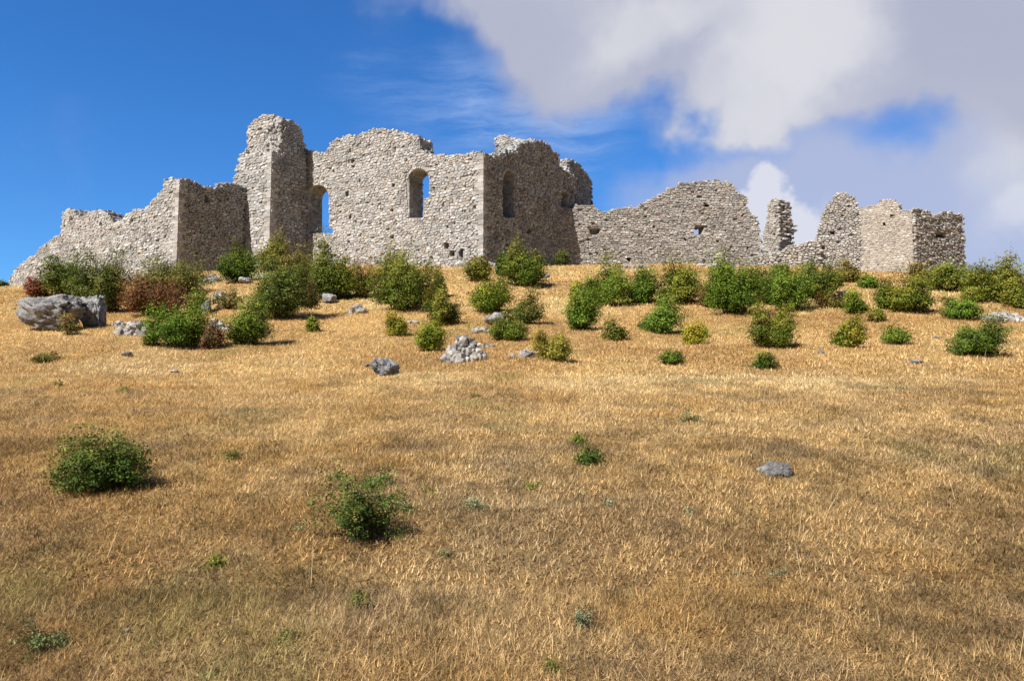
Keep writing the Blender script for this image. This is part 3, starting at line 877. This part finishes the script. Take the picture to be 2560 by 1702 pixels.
# ------------------------------------------------------------------ rocks and rubble
K = 1.0857
def scale_at(P): return P.y / FPX * 1.0
def boulder(name, label, cat, cx, base, w_, h_, seed, col=(.40, .39, .38), blk=0.35, yaw=0, group=None, sink=.22, d=.8, sharp=1.0):
    cx, base, w_, h_ = cx * K, base * K, w_ * K, h_ * K
    P = ground_at(cx, base); s = scale_at(P)
    W, H = w_ * s, h_ * s
    P = P + Vector((0, W * .25, 0)); P.z = tz(P.x, P.y)
    r = np.random.default_rng(seed)
    import bmesh
    bm = bmesh.new(); bmesh.ops.create_icosphere(bm, subdivisions=5, radius=1.0)
    V = np.array([v.co[:] for v in bm.verts]); F = [[v.index for v in f.verts] for f in bm.faces]; bm.free()
    # squarish body cut by random planes, then pitted
    V = np.sign(V) * np.abs(V) ** (1 - blk)
    V /= np.abs(V).max(0)
    for k in range(14):
        nrm = r.normal(size=3); nrm /= np.linalg.norm(nrm); cut = r.uniform(.62, .95)
        dd = V @ nrm; V -= np.outer(np.maximum(dd - cut, 0), nrm)
    n = (fbm(V[:, 0] * 2.2 + seed, V[:, 1] * 2.2 + V[:, 2] * 3.1, 5) - .5)
    n2 = np.abs(fbm(V[:, 0] * 3 + V[:, 2] * 2 + seed * 3, V[:, 1] * 3 - V[:, 2] * 2.5, 4) - .5)
    V *= (1 + n * .35 - np.clip(.09 - n2, 0, .09)[:, None].ravel() * 2.6 * sharp)[:, None] if n.ndim == 1 else 1
    pit = fbm(V[:, 0] * 5 + V[:, 2] * 2.3 + seed, V[:, 1] * 5 - V[:, 2] * 5.5 + seed, 4)
    pit2 = fbm(V[:, 0] * 13 - V[:, 2] * 6 + seed, V[:, 1] * 13 + V[:, 2] * 14, 3)
    V *= (1 - np.clip(pit - .5, 0, 1) * .55 + (pit2 - .5) * .14)[:, None]
    V[:, 2] = np.clip(V[:, 2], -1, 2)
    ca, sa = math.cos(yaw), math.sin(yaw)
    x = V[:, 0] * W / 2; y = V[:, 1] * W / 2 * d; z = (V[:, 2] + 1) / 2 * H * (1 + sink) - H * sink
    V = np.stack([x * ca - y * sa, x * sa + y * ca, z], 1)
    tone = .8 + .4 * fbm(V[:, 0] * 2 / max(W, .2) * 2 + 9, V[:, 2] * 2 / max(W, .2) * 2, 3)
    o = fast_mesh(name, V, np.array(F), np.array(col)[None] * tone[:, None], M_ROCK)
    o.location = P
    tag(o, label, cat, group)
    return o
def heap(name, label, cx, base, w_, h_, n, size, seed, group=None, tone=1.0, depth=.7, P=None):
    cx, base, w_, h_ = cx * K, base * K, w_ * K, h_ * K
    P = P or ground_at(cx, base); s = scale_at(P)
    W, H = w_ * s, h_ * s
    P = P + Vector((0, W * .2 * depth, 0))
    r = random.Random(seed); mb = MB()
    for i in range(int(n * 1.25)):
        a = r.uniform(0, 2 * math.pi); q = math.sqrt(r.random())
        x = P.x + math.cos(a) * q * W / 2; y = P.y + math.sin(a) * q * W / 2 * depth
        lay = (1 - q) * H * r.random() ** .7 * .9 - size * .12
        sz = size * r.choice((.4, .5, .65, .8, 1.15))
        kk = tone * 1.0 * r.uniform(.75, 1.1); c = tuple(v * kk for v in stone_col(.5, 0, r))
        rock_stone(mb, (x, y, tz(x, y) + lay + sz * .2), sz * .8, sz * r.uniform(.6, 1), sz * r.uniform(.45, .8), r.uniform(0, 6.3), c, r, .25, .6)
    zb = tz(P.x, P.y)
    o = mb.build(name, M_GREY, None, (P.x, P.y, zb))
    return tag(o, label, 'rubble', group)
boulder('boulder', 'largest grey pitted boulder, at the far left below the dark bushes', 'boulder', 84, 768, 190, 84, 5, (.36, .35, .35), .38, 0, d=.55)
boulder('boulder', 'upright grey block split from the largest boulder, on its right side', 'boulder', 198, 757, 64, 78, 9, (.42, .41, .40), .55, .15, d=.7)
boulder('boulder', 'blue grey boulder alone on open grass left of centre below the bushes', 'boulder', 885, 868, 74, 40, 12, (.44, .44, .46), .3, .2)
boulder('boulder', 'flat pale rock alone on the grass in the right half of the foreground', 'boulder', 1796, 1100, 84, 32, 15, (.46, .45, .44), .35, -.2, d=.6)
boulder('boulder', 'grey rock at the foot of the biggest round bush left of the keep corner', 'boulder', 757, 700, 38, 24, 18, (.44, .43, .42), .3)
boulder('boulder', 'low flat rock behind the small bush above the stone heap', 'boulder', 1148, 752, 66, 30, 21, (.47, .45, .44), .3, d=.7)
boulder('boulder', 'pale square rock left of the yellowish low bush', 'boulder', 1212, 826, 44, 25, 24, (.55, .52, .50), .45)
boulder('boulder', 'grey rock partly sunk in grass between two left bushes', 'boulder', 472, 722, 32, 30, 27, (.45, .43, .40), .3)
boulder('boulder', 'small pale stone right of the shrub left of the tower', 'boulder', 562, 655, 36, 15, 30, (.52, .50, .49), .3)
boulder('boulder', 'small pale stone lying right of the round bush under the shaded keep wall', 'boulder', 1261, 640, 16, 10, 33, (.58, .56, .54), .3)
boulder('boulder', 'tiny flat pale stone low on the right slope', 'boulder', 2112, 838, 36, 10, 36, (.48, .47, .47), .3)
boulder('boulder', 'small white stone in the bottom left grass', 'boulder', 290, 1458, 18, 9, 39, (.62, .61, .60), .4)
boulder('boulder', 'small tan stone on the left grass below the shrubs', 'boulder', 398, 859, 22, 8, 42, (.58, .50, .42), .4)
boulder('boulder', 'small tan stone uphill of the tan one on the left grass', 'boulder', 287, 822, 26, 12, 45, (.52, .45, .37), .4)
boulder('boulder', 'small pale stone beside the heap of white rocks', 'boulder', 1113, 822, 17, 12, 48, (.60, .54, .48), .4)
boulder('boulder', 'tiny pale stone in grass below the spreading sprigs bush', 'boulder', 1892, 814, 16, 9, 61, (.58, .55, .51), .4)
boulder('boulder', 'tiny dark stone above the lone low pale stone on the right', 'boulder', 2158, 782, 14, 8, 62, (.38, .36, .34), .4)
boulder('boulder', 'small buried stone between the stone cone and yellowish low bush', 'boulder', 1180, 826, 18, 11, 63, (.50, .47, .44), .4)
boulder('boulder', 'small pale stone left of the blue grey boulder', 'boulder', 845, 846, 16, 8, 64, (.56, .52, .46), .4)
boulder('boulder', 'grey stone beside the dark bush on the right slope', 'boulder', 1948, 686, 34, 12, 51, (.45, .44, .44), .4)
heap('rubble_heap', 'tall cone of pale broken stones in the middle of the slope', 1068, 830, 98, 74, 260, .10, 1, tone=.86, depth=.8)
heap('rubble_heap', 'scatter of pale stones beside the left front bush', 315, 770, 110, 26, 90, .13, 2, tone=1.0)
heap('rubble_heap', 'white stones between the two left front bushes', 492, 765, 62, 36, 70, .12, 3, tone=1.08)
heap('rubble_heap', 'grey stones at the foot of the wing corner', 482, 652, 42, 28, 60, .17, 4, tone=.9)
heap('rubble_heap', 'strip of white rubble at the right edge under the bushes', 2318, 738, 100, 22, 130, .14, 5, tone=1.1)
heap('rubble_heap', 'pair of grey stones on the bank right of the big round bush', 820, 722, 46, 22, 18, .17, 6, tone=1.0)
Pb = Vector((cross(C0, T1, 1150).x + .9, cross(C0, T1, 1150).y - 1.4, 0)); Pb.z = tz(Pb.x, Pb.y)
heap('rubble_heap', 'fallen stones heaped against the foot of the sunlit keep wall', 1070, 640, 115, 34, 190, .17, 7, tone=1.02, depth=.8, P=Pb)
heap('rubble_heap', 'few loose stones below the wall at the far left bushes', 300, 650, 40, 14, 22, .15, 8, tone=1.0)
heap('rubble_heap', 'few grey stones right of the shrub below the tower', 590, 640, 40, 12, 24, .14, 9, tone=1.0)
heap('rubble_heap', 'loose fallen stones along the foot of the long wall under its right hole', 1660, 617, 110, 8, 120, .16, 21, tone=.95, depth=.2)
heap('rubble_heap', 'fallen stones at the foot of the long wall under its left hole', 1450, 618, 110, 8, 45, .15, 22, tone=.95, depth=.2)
heap('rubble_heap', 'tumbled stones at the shaded foot of the keep side wall', 1150, 612, 60, 10, 45, .18, 23, tone=.95, depth=.3)
heap('rubble_heap', 'loose pale stones scattered right of the upright grey block', 275, 752, 60, 14, 26, .10, 31, tone=1.0)
heap('rubble_heap', 'few pale stones in the grass below the shrub in the wing shadow', 505, 684, 40, 12, 48, .12, 32, tone=1.0)
heap('rubble_heap', 'loose stones on the bare bank below the big round bush', 955, 745, 60, 8, 16, .08, 33, tone=.95)
heap('rubble_heap', 'stones in the grass beside the flat rock, toward the stone cone', 1108, 768, 46, 12, 18, .09, 34, tone=1.0)
heap('rubble_heap', 'small grey stones near the right end of the stone cone', 1115, 800, 40, 12, 14, .07, 10, tone=.95)

# ------------------------------------------------------------------ bushes
PAL = {
    'green':  [(.105, .190, .020), (.145, .225, .026), (.080, .145, .018), (.19, .26, .032)],
    'dark':   [(.062, .115, .018), (.080, .135, .022), (.050, .09, .016), (.12, .165, .028)],
    'olive':  [(.135, .170, .028), (.175, .200, .034), (.105, .135, .024), (.22, .22, .045)],
    'yellow': [(.25, .30, .032), (.32, .34, .042), (.18, .25, .028), (.14, .205, .026)],
    'red':    [(.22, .050, .030), (.28, .075, .035), (.15, .040, .028), (.17, .085, .035)],
    'rust':   [(.17, .070, .038), (.13, .065, .032), (.22, .11, .05), (.10, .075, .03)],
    'brown':  [(.21, .155, .05), (.17, .145, .045), (.26, .18, .06), (.13, .13, .035)],
    'grey':   [(.17, .21, .06), (.13, .17, .045), (.21, .25, .085), (.11, .145, .035)],
    'silver': [(.27, .31, .16), (.22, .27, .12), (.33, .36, .21), (.17, .22, .10)],
}
TIP = {'green': (.30, .34, .045), 'dark': (.18, .22, .035), 'olive': (.27, .27, .06), 'yellow': (.46, .44, .06), 'red': (.33, .10, .04), 'rust': (.24, .14, .05), 'brown': (.32, .24, .07), 'grey': (.30, .34, .19), 'silver': (.40, .43, .29)}
def bush(label, cx, base, w_, h_, kind, seed, name='bush', cat='bush', dens=1.0, ragged_=.25, leafpx=5.2, up=.5, group=None, second=None, K_=K):
    cx, base, w_, h_ = cx * K_, base * K_, w_ * K_ * .99, h_ * K_ * 1.01
    P = ground_at(cx, base - 2); s = scale_at(P)
    W, H = w_ * s, h_ * s * 1.03
    D = W * .85
    P = P + Vector((0, D * .28, 0)); P.z = tz(P.x, P.y) - .03
    g = np.random.default_rng(seed * 17 + 3)
    ls = max(.012, leafpx * s)
    nleaf = int(dens * w_ * h_ / (leafpx ** 2) * 20)
    ns = max(16, int(nleaf / 45))
    per = max(8, nleaf // ns)
    # shoots fan out from the root to a lumpy dome
    az = g.uniform(0, 2 * np.pi, ns)
    el = np.arcsin(g.uniform(-.55, 1, ns))
    nl = int(np.clip(w_ / 26, 1, 6)) if ragged_ < .5 else 4
    lobe = g.integers(0, nl, ns)
    la = np.linspace(0, 2 * np.pi, nl, endpoint=False) + g.uniform(0, 2 * np.pi) + g.normal(0, .3, nl)
    lo_r = g.uniform(.30, .78, nl) if nl > 1 else np.zeros(1)
    lcx = np.cos(la) * lo_r * W / 2; lcy = np.sin(la) * lo_r * D / 2
    lh = g.uniform(.50, 1.0, nl); lh[g.integers(0, nl)] = 1.04
    lw = np.where(nl > 1, g.uniform(.40, .72, nl), 1.0)
    lump = 1 + ragged_ * 1.5 * (fbm(np.cos(az) * 1.6 + seed, np.sin(az) * 1.6 + el * 1.9, 3) - .5) * 2
    rad = lump * g.uniform(.45, 1.0, ns) ** .5
    spike = (g.random(ns) < .22) * g.uniform(.05, .40, ns)
    top_taper = 1 - .3 * np.clip(np.sin(el), 0, 1) ** 2
    ex = lcx[lobe] + np.cos(az) * np.cos(el) * rad * W / 2 * lw[lobe] * top_taper
    ey = lcy[lobe] + np.sin(az) * np.cos(el) * rad * D / 2 * lw[lobe] * top_taper
    ez = (H * .44 + np.sin(el) * rad * H * .56 * (1 + spike * .6)) * lh[lobe]
    ez = np.maximum(ez, H * .05)
    wid_low = np.clip(ez / (H * .40), .0, 1) ** .5 * .22 + .78
    ex *= wid_low; ey *= wid_low
    E = np.stack([ex, ey, ez], 1)
    B0 = np.stack([g.normal(0, W * .06, ns), g.normal(0, D * .06, ns), np.zeros(ns)], 1)
    Cc = (B0 + E) / 2 + np.stack([np.zeros(ns), np.zeros(ns), np.abs(E[:, 0]) * .15 * up + H * .05], 1)
    # leaves
    q_ = 9
    per = max(1, per // q_)
    t = g.uniform(.22, 1.0, (ns, per)) ** .55
    Pt = (B0[:, None] * ((1 - t) ** 2)[..., None] + Cc[:, None] * (2 * t * (1 - t))[..., None] + E[:, None] * (t ** 2)[..., None])
    spread = (H * .055 + ls * .6) * (1.25 - t * .75)
    Pt = Pt + g.normal(0, .75, Pt.shape) * spread[..., None]
    Pt = np.repeat(Pt, q_, 1); t = np.repeat(t, q_, 1); per = per * q_
    Pt = Pt + g.normal(0, 1, Pt.shape) * ls * np.array([1.0, 1.0, .6])
    N = ns * per
    Pt = Pt.reshape(-1, 3); tt = t.ravel()
    px_ = np.percentile(Pt[:, 0], [1.0, 99.0]); py_ = np.percentile(Pt[:, 1], [1.0, 99.0]); hz_ = np.percentile(Pt[:, 2], 99.2)
    sx_ = W / (px_[1] - px_[0]); sy_ = D / (py_[1] - py_[0]); sz_ = H / hz_
    nrmz = lambda A: (A - np.array([px_.mean(), py_.mean(), 0])) * np.array([sx_, sy_, sz_])
    Pt = nrmz(Pt)
    gz = terr(P.x + Pt[:, 0], P.y + Pt[:, 1]) - P.z
    Pt[:, 2] = np.maximum(Pt[:, 2], gz + ls * .4)
    outw = Pt / np.array([W / 2, D / 2, H]) ; outw[:, 2] -= .3
    cn_ = np.repeat(g.normal(0, .55, (N // q_, 3)), q_, 0)
    nrm = g.normal(0, .45, (N, 3)) + cn_ + outw * 1.0 + np.array([0, 0, .75])
    nrm /= np.linalg.norm(nrm, axis=1)[:, None]
    ax = np.cross(nrm, g.normal(0, 1, (N, 3))); ax /= np.linalg.norm(ax, axis=1)[:, None]
    bx = np.cross(nrm, ax)
    L = ls * g.uniform(.45, 1.05, N)
    A_ = ax * L[:, None] * .62; B_ = bx * L[:, None] * .36
    V = np.stack([Pt - A_, Pt + B_ - A_ * .1, Pt + A_, Pt - B_ - A_ * .1], 1).reshape(-1, 3)
    F = np.arange(N * 4).reshape(-1, 4)
    pal = np.array(PAL[kind]); tip = np.array(TIP[kind])
    lt = g.integers(0, len(pal), nl)
    sh = np.where(g.random(ns) < .7, lt[lobe], g.choice(len(pal), ns, p=[.34, .3, .2, .16]))
    base_c = np.repeat(pal[sh], per, 0)
    if second:
        p2 = np.array(PAL[second[0]]); m2 = np.repeat((fbm(np.cos(az) * 1.2 + seed * 2, np.sin(az) * 1.2 + el * 1.3, 2) < second[1]), per)
        base_c[m2] = p2[g.choice(len(p2), m2.sum())]
    fresh = np.clip((tt - .68) / .3, 0, 1) * np.clip(Pt[:, 2] / H * 1.5 - .3, 0, 1) * g.uniform(0, 1.2, N)
    fresh = np.minimum(fresh, 1)
    c = base_c * (1 - fresh[:, None]) + tip * fresh[:, None]
    c = c * g.uniform(.8, 1.25, (N, 1)) * np.repeat(g.uniform(.65, 1.3, (N // q_, 1)), q_, 0)
    if name == 'bush' and seed < 100: c = c * np.array([g.uniform(.85, 1.32), g.uniform(.88, 1.10), g.uniform(.8, 1.2)])
    root = empty(name, P)
    tag(root, label, cat, group)
    fol = fast_mesh('foliage', V, F, np.repeat(c, 4, 0), M_LEAF, root)
    # stems, three-sided and tapering
    B0, Cc, E = nrmz(B0), nrmz(Cc), nrmz(E)
    k = min(ns, 46 if w_ > 60 else 22); sel = g.choice(ns, k, replace=False)
    dead = g.choice(k, max(2, k // 7), replace=False); E = E.copy(); E[sel[dead]] *= np.array([1.12, 1.12, 1.10])
    tv = np.linspace(0, .97, 6); r0 = max(.004, .011 * H) if w_ > 30 else .0035
    SV = []; SF = []; o = 0
    for i in sel:
        pts = B0[i] * ((1 - tv) ** 2)[:, None] + Cc[i] * (2 * tv * (1 - tv))[:, None] + E[i] * (tv ** 2)[:, None]
        for j, p in enumerate(pts):
            rr = r0 * (1 - .75 * tv[j])
            for a in (0, 2.094, 4.189): SV.append((p[0] + math.cos(a) * rr, p[1] + math.sin(a) * rr, p[2] + (.0 if j else -.05)))
        for j in range(5):
            for a in range(3):
                b = (a + 1) % 3; q = o + j * 3
                SF.append((q + a, q + b, q + 3 + b, q + 3 + a))
        o += 18
    fast_mesh('stems', np.array(SV), np.array(SF), np.tile(np.array([[.13, .095, .06]]), (len(SV), 1)), M_TWIG, root)
    return root
G1 = 'bushes on the bank below the ruin'
G2 = 'low weeds in the dry grass'
BUSHES = [
 ('dark green bush above the largest boulder, with another behind its right side', 140, 692, 112, 88, 'dark', ('olive', .42)),
 ('tall dark bush whose right half overhangs the split upright boulder', 218, 722, 122, 136, 'dark', ('olive', .4)),
 ('small red leaved bush at the left foot of the dark bushes', 74, 688, 48, 46, 'red', None),
 ('broad olive bush against the corner of the left wing', 388, 688, 150, 78, 'olive', None),
 ('wide rusty red bush right of the boulders', 342, 735, 138, 88, 'rust', ('red', .42)),
 ('big green bush in front of the rusty red one', 400, 806, 138, 112, 'green', None),
 ('leafy green shrub standing in front of the shaded wing wall', 545, 655, 88, 88, 'green', None),
 ('olive shrub close under the foot of the tower', 622, 628, 78, 78, 'olive', None),
 ('olive green bush right below the tower side wall', 672, 668, 76, 84, 'olive', ('brown', .42)),
 ('large dark bush with a yellow left edge downhill of the tower', 640, 742, 132, 134, 'olive', ('dark', .5)),
 ('upright fan shaped green bush right of the left front bush', 562, 800, 100, 114, 'green', ('olive', .4)),
 ('sparse brownish shrub between rocks and the fan shaped bush', 518, 716, 78, 48, 'brown', None),
 ('tall dense green bush below the left arched window', 762, 694, 108, 136, 'green', None),
 ('thin brownish scrub right of the tall dense bush', 832, 690, 62, 88, 'brown', ('olive', .5)),
 ('biggest round green bush below the second arched window', 924, 724, 158, 138, 'green', ('yellow', .33)),
 ('green bush touching the lower right of the biggest round bush', 1014, 756, 80, 84, 'green', None),
 ('small bright shrub below the biggest round bush', 911, 778, 52, 56, 'yellow', ('green', .5)),
 ('yellow green shrub left of the stone cone', 990, 812, 66, 70, 'yellow', ('green', .5)),
 ('small olive bush at the sunlit corner of the keep', 1100, 652, 66, 58, 'olive', ('yellow', .4)),
 ('round green bush at the foot of the shaded keep wall', 1208, 664, 98, 98, 'green', None),
 ('green bush above the flat rock, uphill of the stone cone', 1130, 727, 92, 84, 'green', ('yellow', .35)),
 ('dark green bush casting a shadow right of the flat rock', 1215, 750, 74, 86, 'olive', ('dark', .5)),
 ('small weak shrub in the shadow corner beside the long wall', 1294, 612, 36, 38, 'olive', None),
 ('feathery green shrub in front of the flat rock', 1170, 788, 84, 66, 'olive', ('green', .5)),
 ('yellowish low bush right of the pale square rock', 1271, 834, 84, 70, 'yellow', ('olive', .4)),
 ('wide green bush below the left hole of the long wall', 1392, 706, 112, 108, 'green', None),
 ('lower green bush joined to the right side of the wide one', 1478, 702, 84, 82, 'green', ('dark', .4)),
 ('bush with yellow top and dark base below the wide green bush', 1346, 764, 84, 94, 'green', ('yellow', .48)),
 ('small dark round bush right of the yellow topped one', 1417, 788, 58, 52, 'dark', ('green', .5)),
 ('tall bright green bush below the hump of the long wall', 1572, 706, 86, 102, 'green', ('yellow', .42)),
 ('green bush downhill and left of the tall bright one', 1530, 772, 94, 84, 'green', ('yellow', .35)),
 ('thin yellow shrub right of and below the bright green pair', 1602, 798, 52, 58, 'yellow', None),
 ('largest bush of the right half, oval and dense green', 1700, 730, 128, 134, 'green', None),
 ('dark bush pressed against the right side of the largest right bush', 1768, 704, 66, 84, 'dark', None),
 ('bright bush with a yellow patch below the lone pillar', 1832, 722, 92, 100, 'green', ('yellow', .42)),
 ('yellow topped bush with dark base right of the yellow patched one', 1893, 694, 88, 86, 'dark', ('yellow', .5)),
 ('bush with spreading sprigs standing alone downhill on the right', 1790, 806, 106, 104, 'green', ('yellow', .4)),
 ('low shrub along the foot of the pillar', 1800, 652, 60, 42, 'olive', ('yellow', .4)),
 ('shrub at the foot of the pointed wall fragment', 1960, 652, 64, 50, 'olive', ('yellow', .42)),
 ('small shrub right below the plastered wall', 2005, 666, 48, 34, 'green', None),
 ('small round green bush left of the clipped pair on the right', 1979, 727, 64, 52, 'green', None),
 ('airy yellow green bush below the small round one', 1966, 804, 76, 76, 'yellow', ('green', .5)),
 ('small green bush alone with a dead twig, right lower slope', 2071, 797, 62, 44, 'green', ('yellow', .35)),
 ('dark green bush left half of the pair below the right block', 2052, 716, 62, 66, 'dark', ('green', .45)),
 ('bright green bush right half of the pair below the right block', 2110, 726, 98, 86, 'green', ('yellow', .38)),
 ('olive bush in front of the corner of the right block', 2138, 668, 78, 60, 'olive', None),
 ('green bush in front of the rough dark side of the right block', 2200, 676, 92, 64, 'green', ('olive', .4)),
 ('olive scrub on the skyline right of the ruin', 2256, 676, 76, 56, 'olive', None),
 ('tall bush on the skyline at the right edge', 2322, 704, 116, 104, 'green', ('yellow', .35)),
 ('bush left of the strip of white rubble', 2230, 740, 84, 58, 'green', ('olive', .4)),
 ('dense round bush lowest at the right side of the slope', 2268, 826, 116, 92, 'dark', ('green', .5)),
 ('small dark bush on the middle slope under the tall bright bush', 1549, 843, 58, 34, 'dark', ('green', .5)),
 ('small dark bush below the bush with spreading sprigs', 1766, 852, 60, 38, 'dark', ('green', .5)),
 ('low flat dark shrub on the left slope below the boulders', 95, 838, 62, 26, 'dark', ('olive', .4)),
 ('tiny yellow green shrub alone on the bare middle bank', 718, 768, 34, 36, 'yellow', None),
 ('small orange tinged shrub in front of the largest boulder', 152, 776, 44, 54, 'brown', ('olive', .45)),
 ('low scrub strip between the big round bush and the keep rubble', 1010, 690, 34, 60, 'dark', None),
 ('yellow green sprigs left of the big dark bush', 598, 720, 34, 44, 'yellow', None),
 ('brown dry scrub between the tower bushes and the tall dense bush', 708, 712, 44, 66, 'rust', ('brown', .5)),
 ('yellowish scrub left of the wide green bush', 1330, 700, 34, 50, 'yellow', None),
 ('pale olive scrub just right of the lower green bush joined to the wide one', 1528, 712, 34, 44, 'olive', ('brown', .45)),
 ('brown twiggy scrub left of the largest right bush', 1628, 712, 46, 66, 'brown', ('olive', .45)),
 ('olive scrub filling the gap above the yellow patched bush', 1850, 668, 84, 50, 'olive', ('yellow', .5)),
 ('thin yellowish shrub right of the shrub at the pointed wall fragment', 1928, 664, 40, 36, 'yellow', ('olive', .5)),
 ('brownish scrub under the dark base of the yellow topped bush', 1918, 712, 60, 40, 'rust', ('olive', .5)),
 ('low yellow scrub between the two small bushes left of the clipped pair', 2022, 744, 40, 34, 'yellow', ('brown', .4)),
 ('yellow scrub at the left foot of the tall edge bush', 2246, 700, 56, 50, 'yellow', ('olive', .5)),
 ('olive skyline scrub between the two bushes of the right edge', 2292, 690, 46, 62, 'olive', None),
 ('green shrub at the frame edge above the white rubble strip', 2352, 716, 60, 70, 'green', ('yellow', .45)),
 ('thin green scrub hugging the left side of the green front bush', 342, 800, 36, 44, 'green', None),
 ('dry rusty scrub right of the big green front bush', 484, 808, 48, 62, 'rust', ('brown', .5)),
 ('olive scrub joining the bushes at the foot of the tower wall', 706, 660, 50, 60, 'olive', ('brown', .5)),
 ('brown scrub behind the biggest round bush on its left', 852, 660, 50, 50, 'brown', ('olive', .45)),
 ('thin scrub at the right flank of the keep corner rubble', 1160, 640, 40, 52, 'dark', None),
 ('short yellow grassy shrub at the right of the thin yellow shrub', 1618, 782, 30, 32, 'yellow', None),
 ('olive shrub below the broad olive bush at the wing corner', 448, 724, 50, 56, 'olive', ('rust', .45)),
 ('tiny dark shrub on the skyline at the left edge', 2, 656, 26, 16, 'dark', None),
]
for i, (lb, cx, by, ww, hh, kind, sec) in enumerate(BUSHES):
    small = ww < 60
    bush(lb, cx, by, ww, hh, kind, i + 1, second=sec, group=G1, dens=1.7 if kind not in ('brown',) else .7, ragged_=.42, leafpx=4.8)
# foreground bushes
bush('dense rounded bush standing alone at the left of the foreground', 202, 1148, 218, 142, 'dark', 101, second=('olive', .5), leafpx=8.0, dens=1.25, ragged_=.2)
bush('sprawling ragged bush with bare twigs left of the middle foreground', 815, 1260, 214, 156, 'dark', 107, second=('brown', .36), leafpx=7.5, dens=.52, ragged_=.7)
bush('small sprig cluster just behind the sprawling foreground bush', 868, 1128, 88, 48, 'grey', 103, second=('green', .5), leafpx=6.5, dens=.40, ragged_=.5)
bush('two tufted small bush right of centre in the foreground', 1358, 1077, 70, 56, 'dark', 104, second=('green', .45), leafpx=6, dens=.65, ragged_=.5)
bush('bright green sprig just uphill of the two tufted bush', 1332, 1026, 38, 32, 'green', 105, second=('yellow', .4), leafpx=5.5, dens=.65, ragged_=.5)
# weeds
WEEDS = [
 ('grey green tuft above the two tufted bush, to its right', 1590, 977, 58, 32, 'grey'),
 ('yellow flowering weed in the left foreground', 490, 1310, 52, 44, 'yellow'),
 ('small green weed between the two foreground bushes', 530, 1064, 46, 32, 'olive'),
 ('broad soft green tuft in the bottom left corner', 72, 1522, 130, 70, 'grey'),
 ('dull green weed just left of the sprig cluster', 760, 1112, 58, 28, 'grey'),
 ('yellow green weed right of the sprig cluster', 990, 1142, 54, 26, 'yellow'),
 ('silvery thistle right of the yellow green weed', 1095, 1182, 60, 40, 'silver'),
 ('small blue green weed below the sprawling bush, to its right', 1025, 1292, 38, 32, 'grey'),
 ('small blue green thistle low in the right foreground', 1700, 1332, 30, 22, 'silver'),
 ('pale silvery thistle near the bottom centre', 1345, 1462, 60, 58, 'silver'),
 ('dull green weed below the sprawling bush', 818, 1402, 66, 46, 'olive'),
 ('tiny green weed at the right in the lower foreground', 2165, 1414, 26, 18, 'grey'),
 ('tiny silvery weed below and left of the flat pale rock', 1590, 1188, 30, 22, 'silver'),
 ('silvery sprig in the middle below the two tufted bush', 1405, 1168, 42, 20, 'silver'),
 ('grey green sprigs left of the silvery middle sprig', 1300, 1172, 62, 22, 'grey'),
 ('yellowish weed below and left of the two tufted bush', 1238, 1130, 54, 26, 'yellow'),
 ('green tuft on the bottom edge right of centre', 1275, 1556, 54, 44, 'olive'),
 ('tiny dark green weed high on the left grass', 284, 902, 32, 16, 'green'),
 ('tiny dark weed left of the other high left weed', 130, 892, 22, 18, 'olive'),
 ('grey green spray at the right of the sprawling bush', 932, 1190, 56, 46, 'grey'),
 ('flat dark green weed right of middle in the foreground', 1672, 1210, 44, 12, 'olive'),
 ('olive tuft in the lower left foreground', 655, 1486, 60, 40, 'olive'),
 ('pale sprig left of the sprawling bush', 690, 1220, 48, 22, 'silver'),
 ('small weed at the bottom edge left of centre', 480, 1566, 70, 22, 'grey'),
 ('small green weed high on the middle slope', 1094, 918, 26, 14, 'olive'),
 ('long pale green spray near the small blue green thistle', 1800, 1325, 50, 20, 'silver'),
]
for i, (lb, cx, by, ww, hh, kind) in enumerate(WEEDS):
    bush(lb, cx, by, ww, hh, kind, 200 + i, name='weed', cat='weed', leafpx=6.0, dens=.30, ragged_=.5, group=G2, up=1.0)
print('meshes', len(bpy.data.meshes), 'tris', sum(len(m.polygons) for m in bpy.data.meshes))
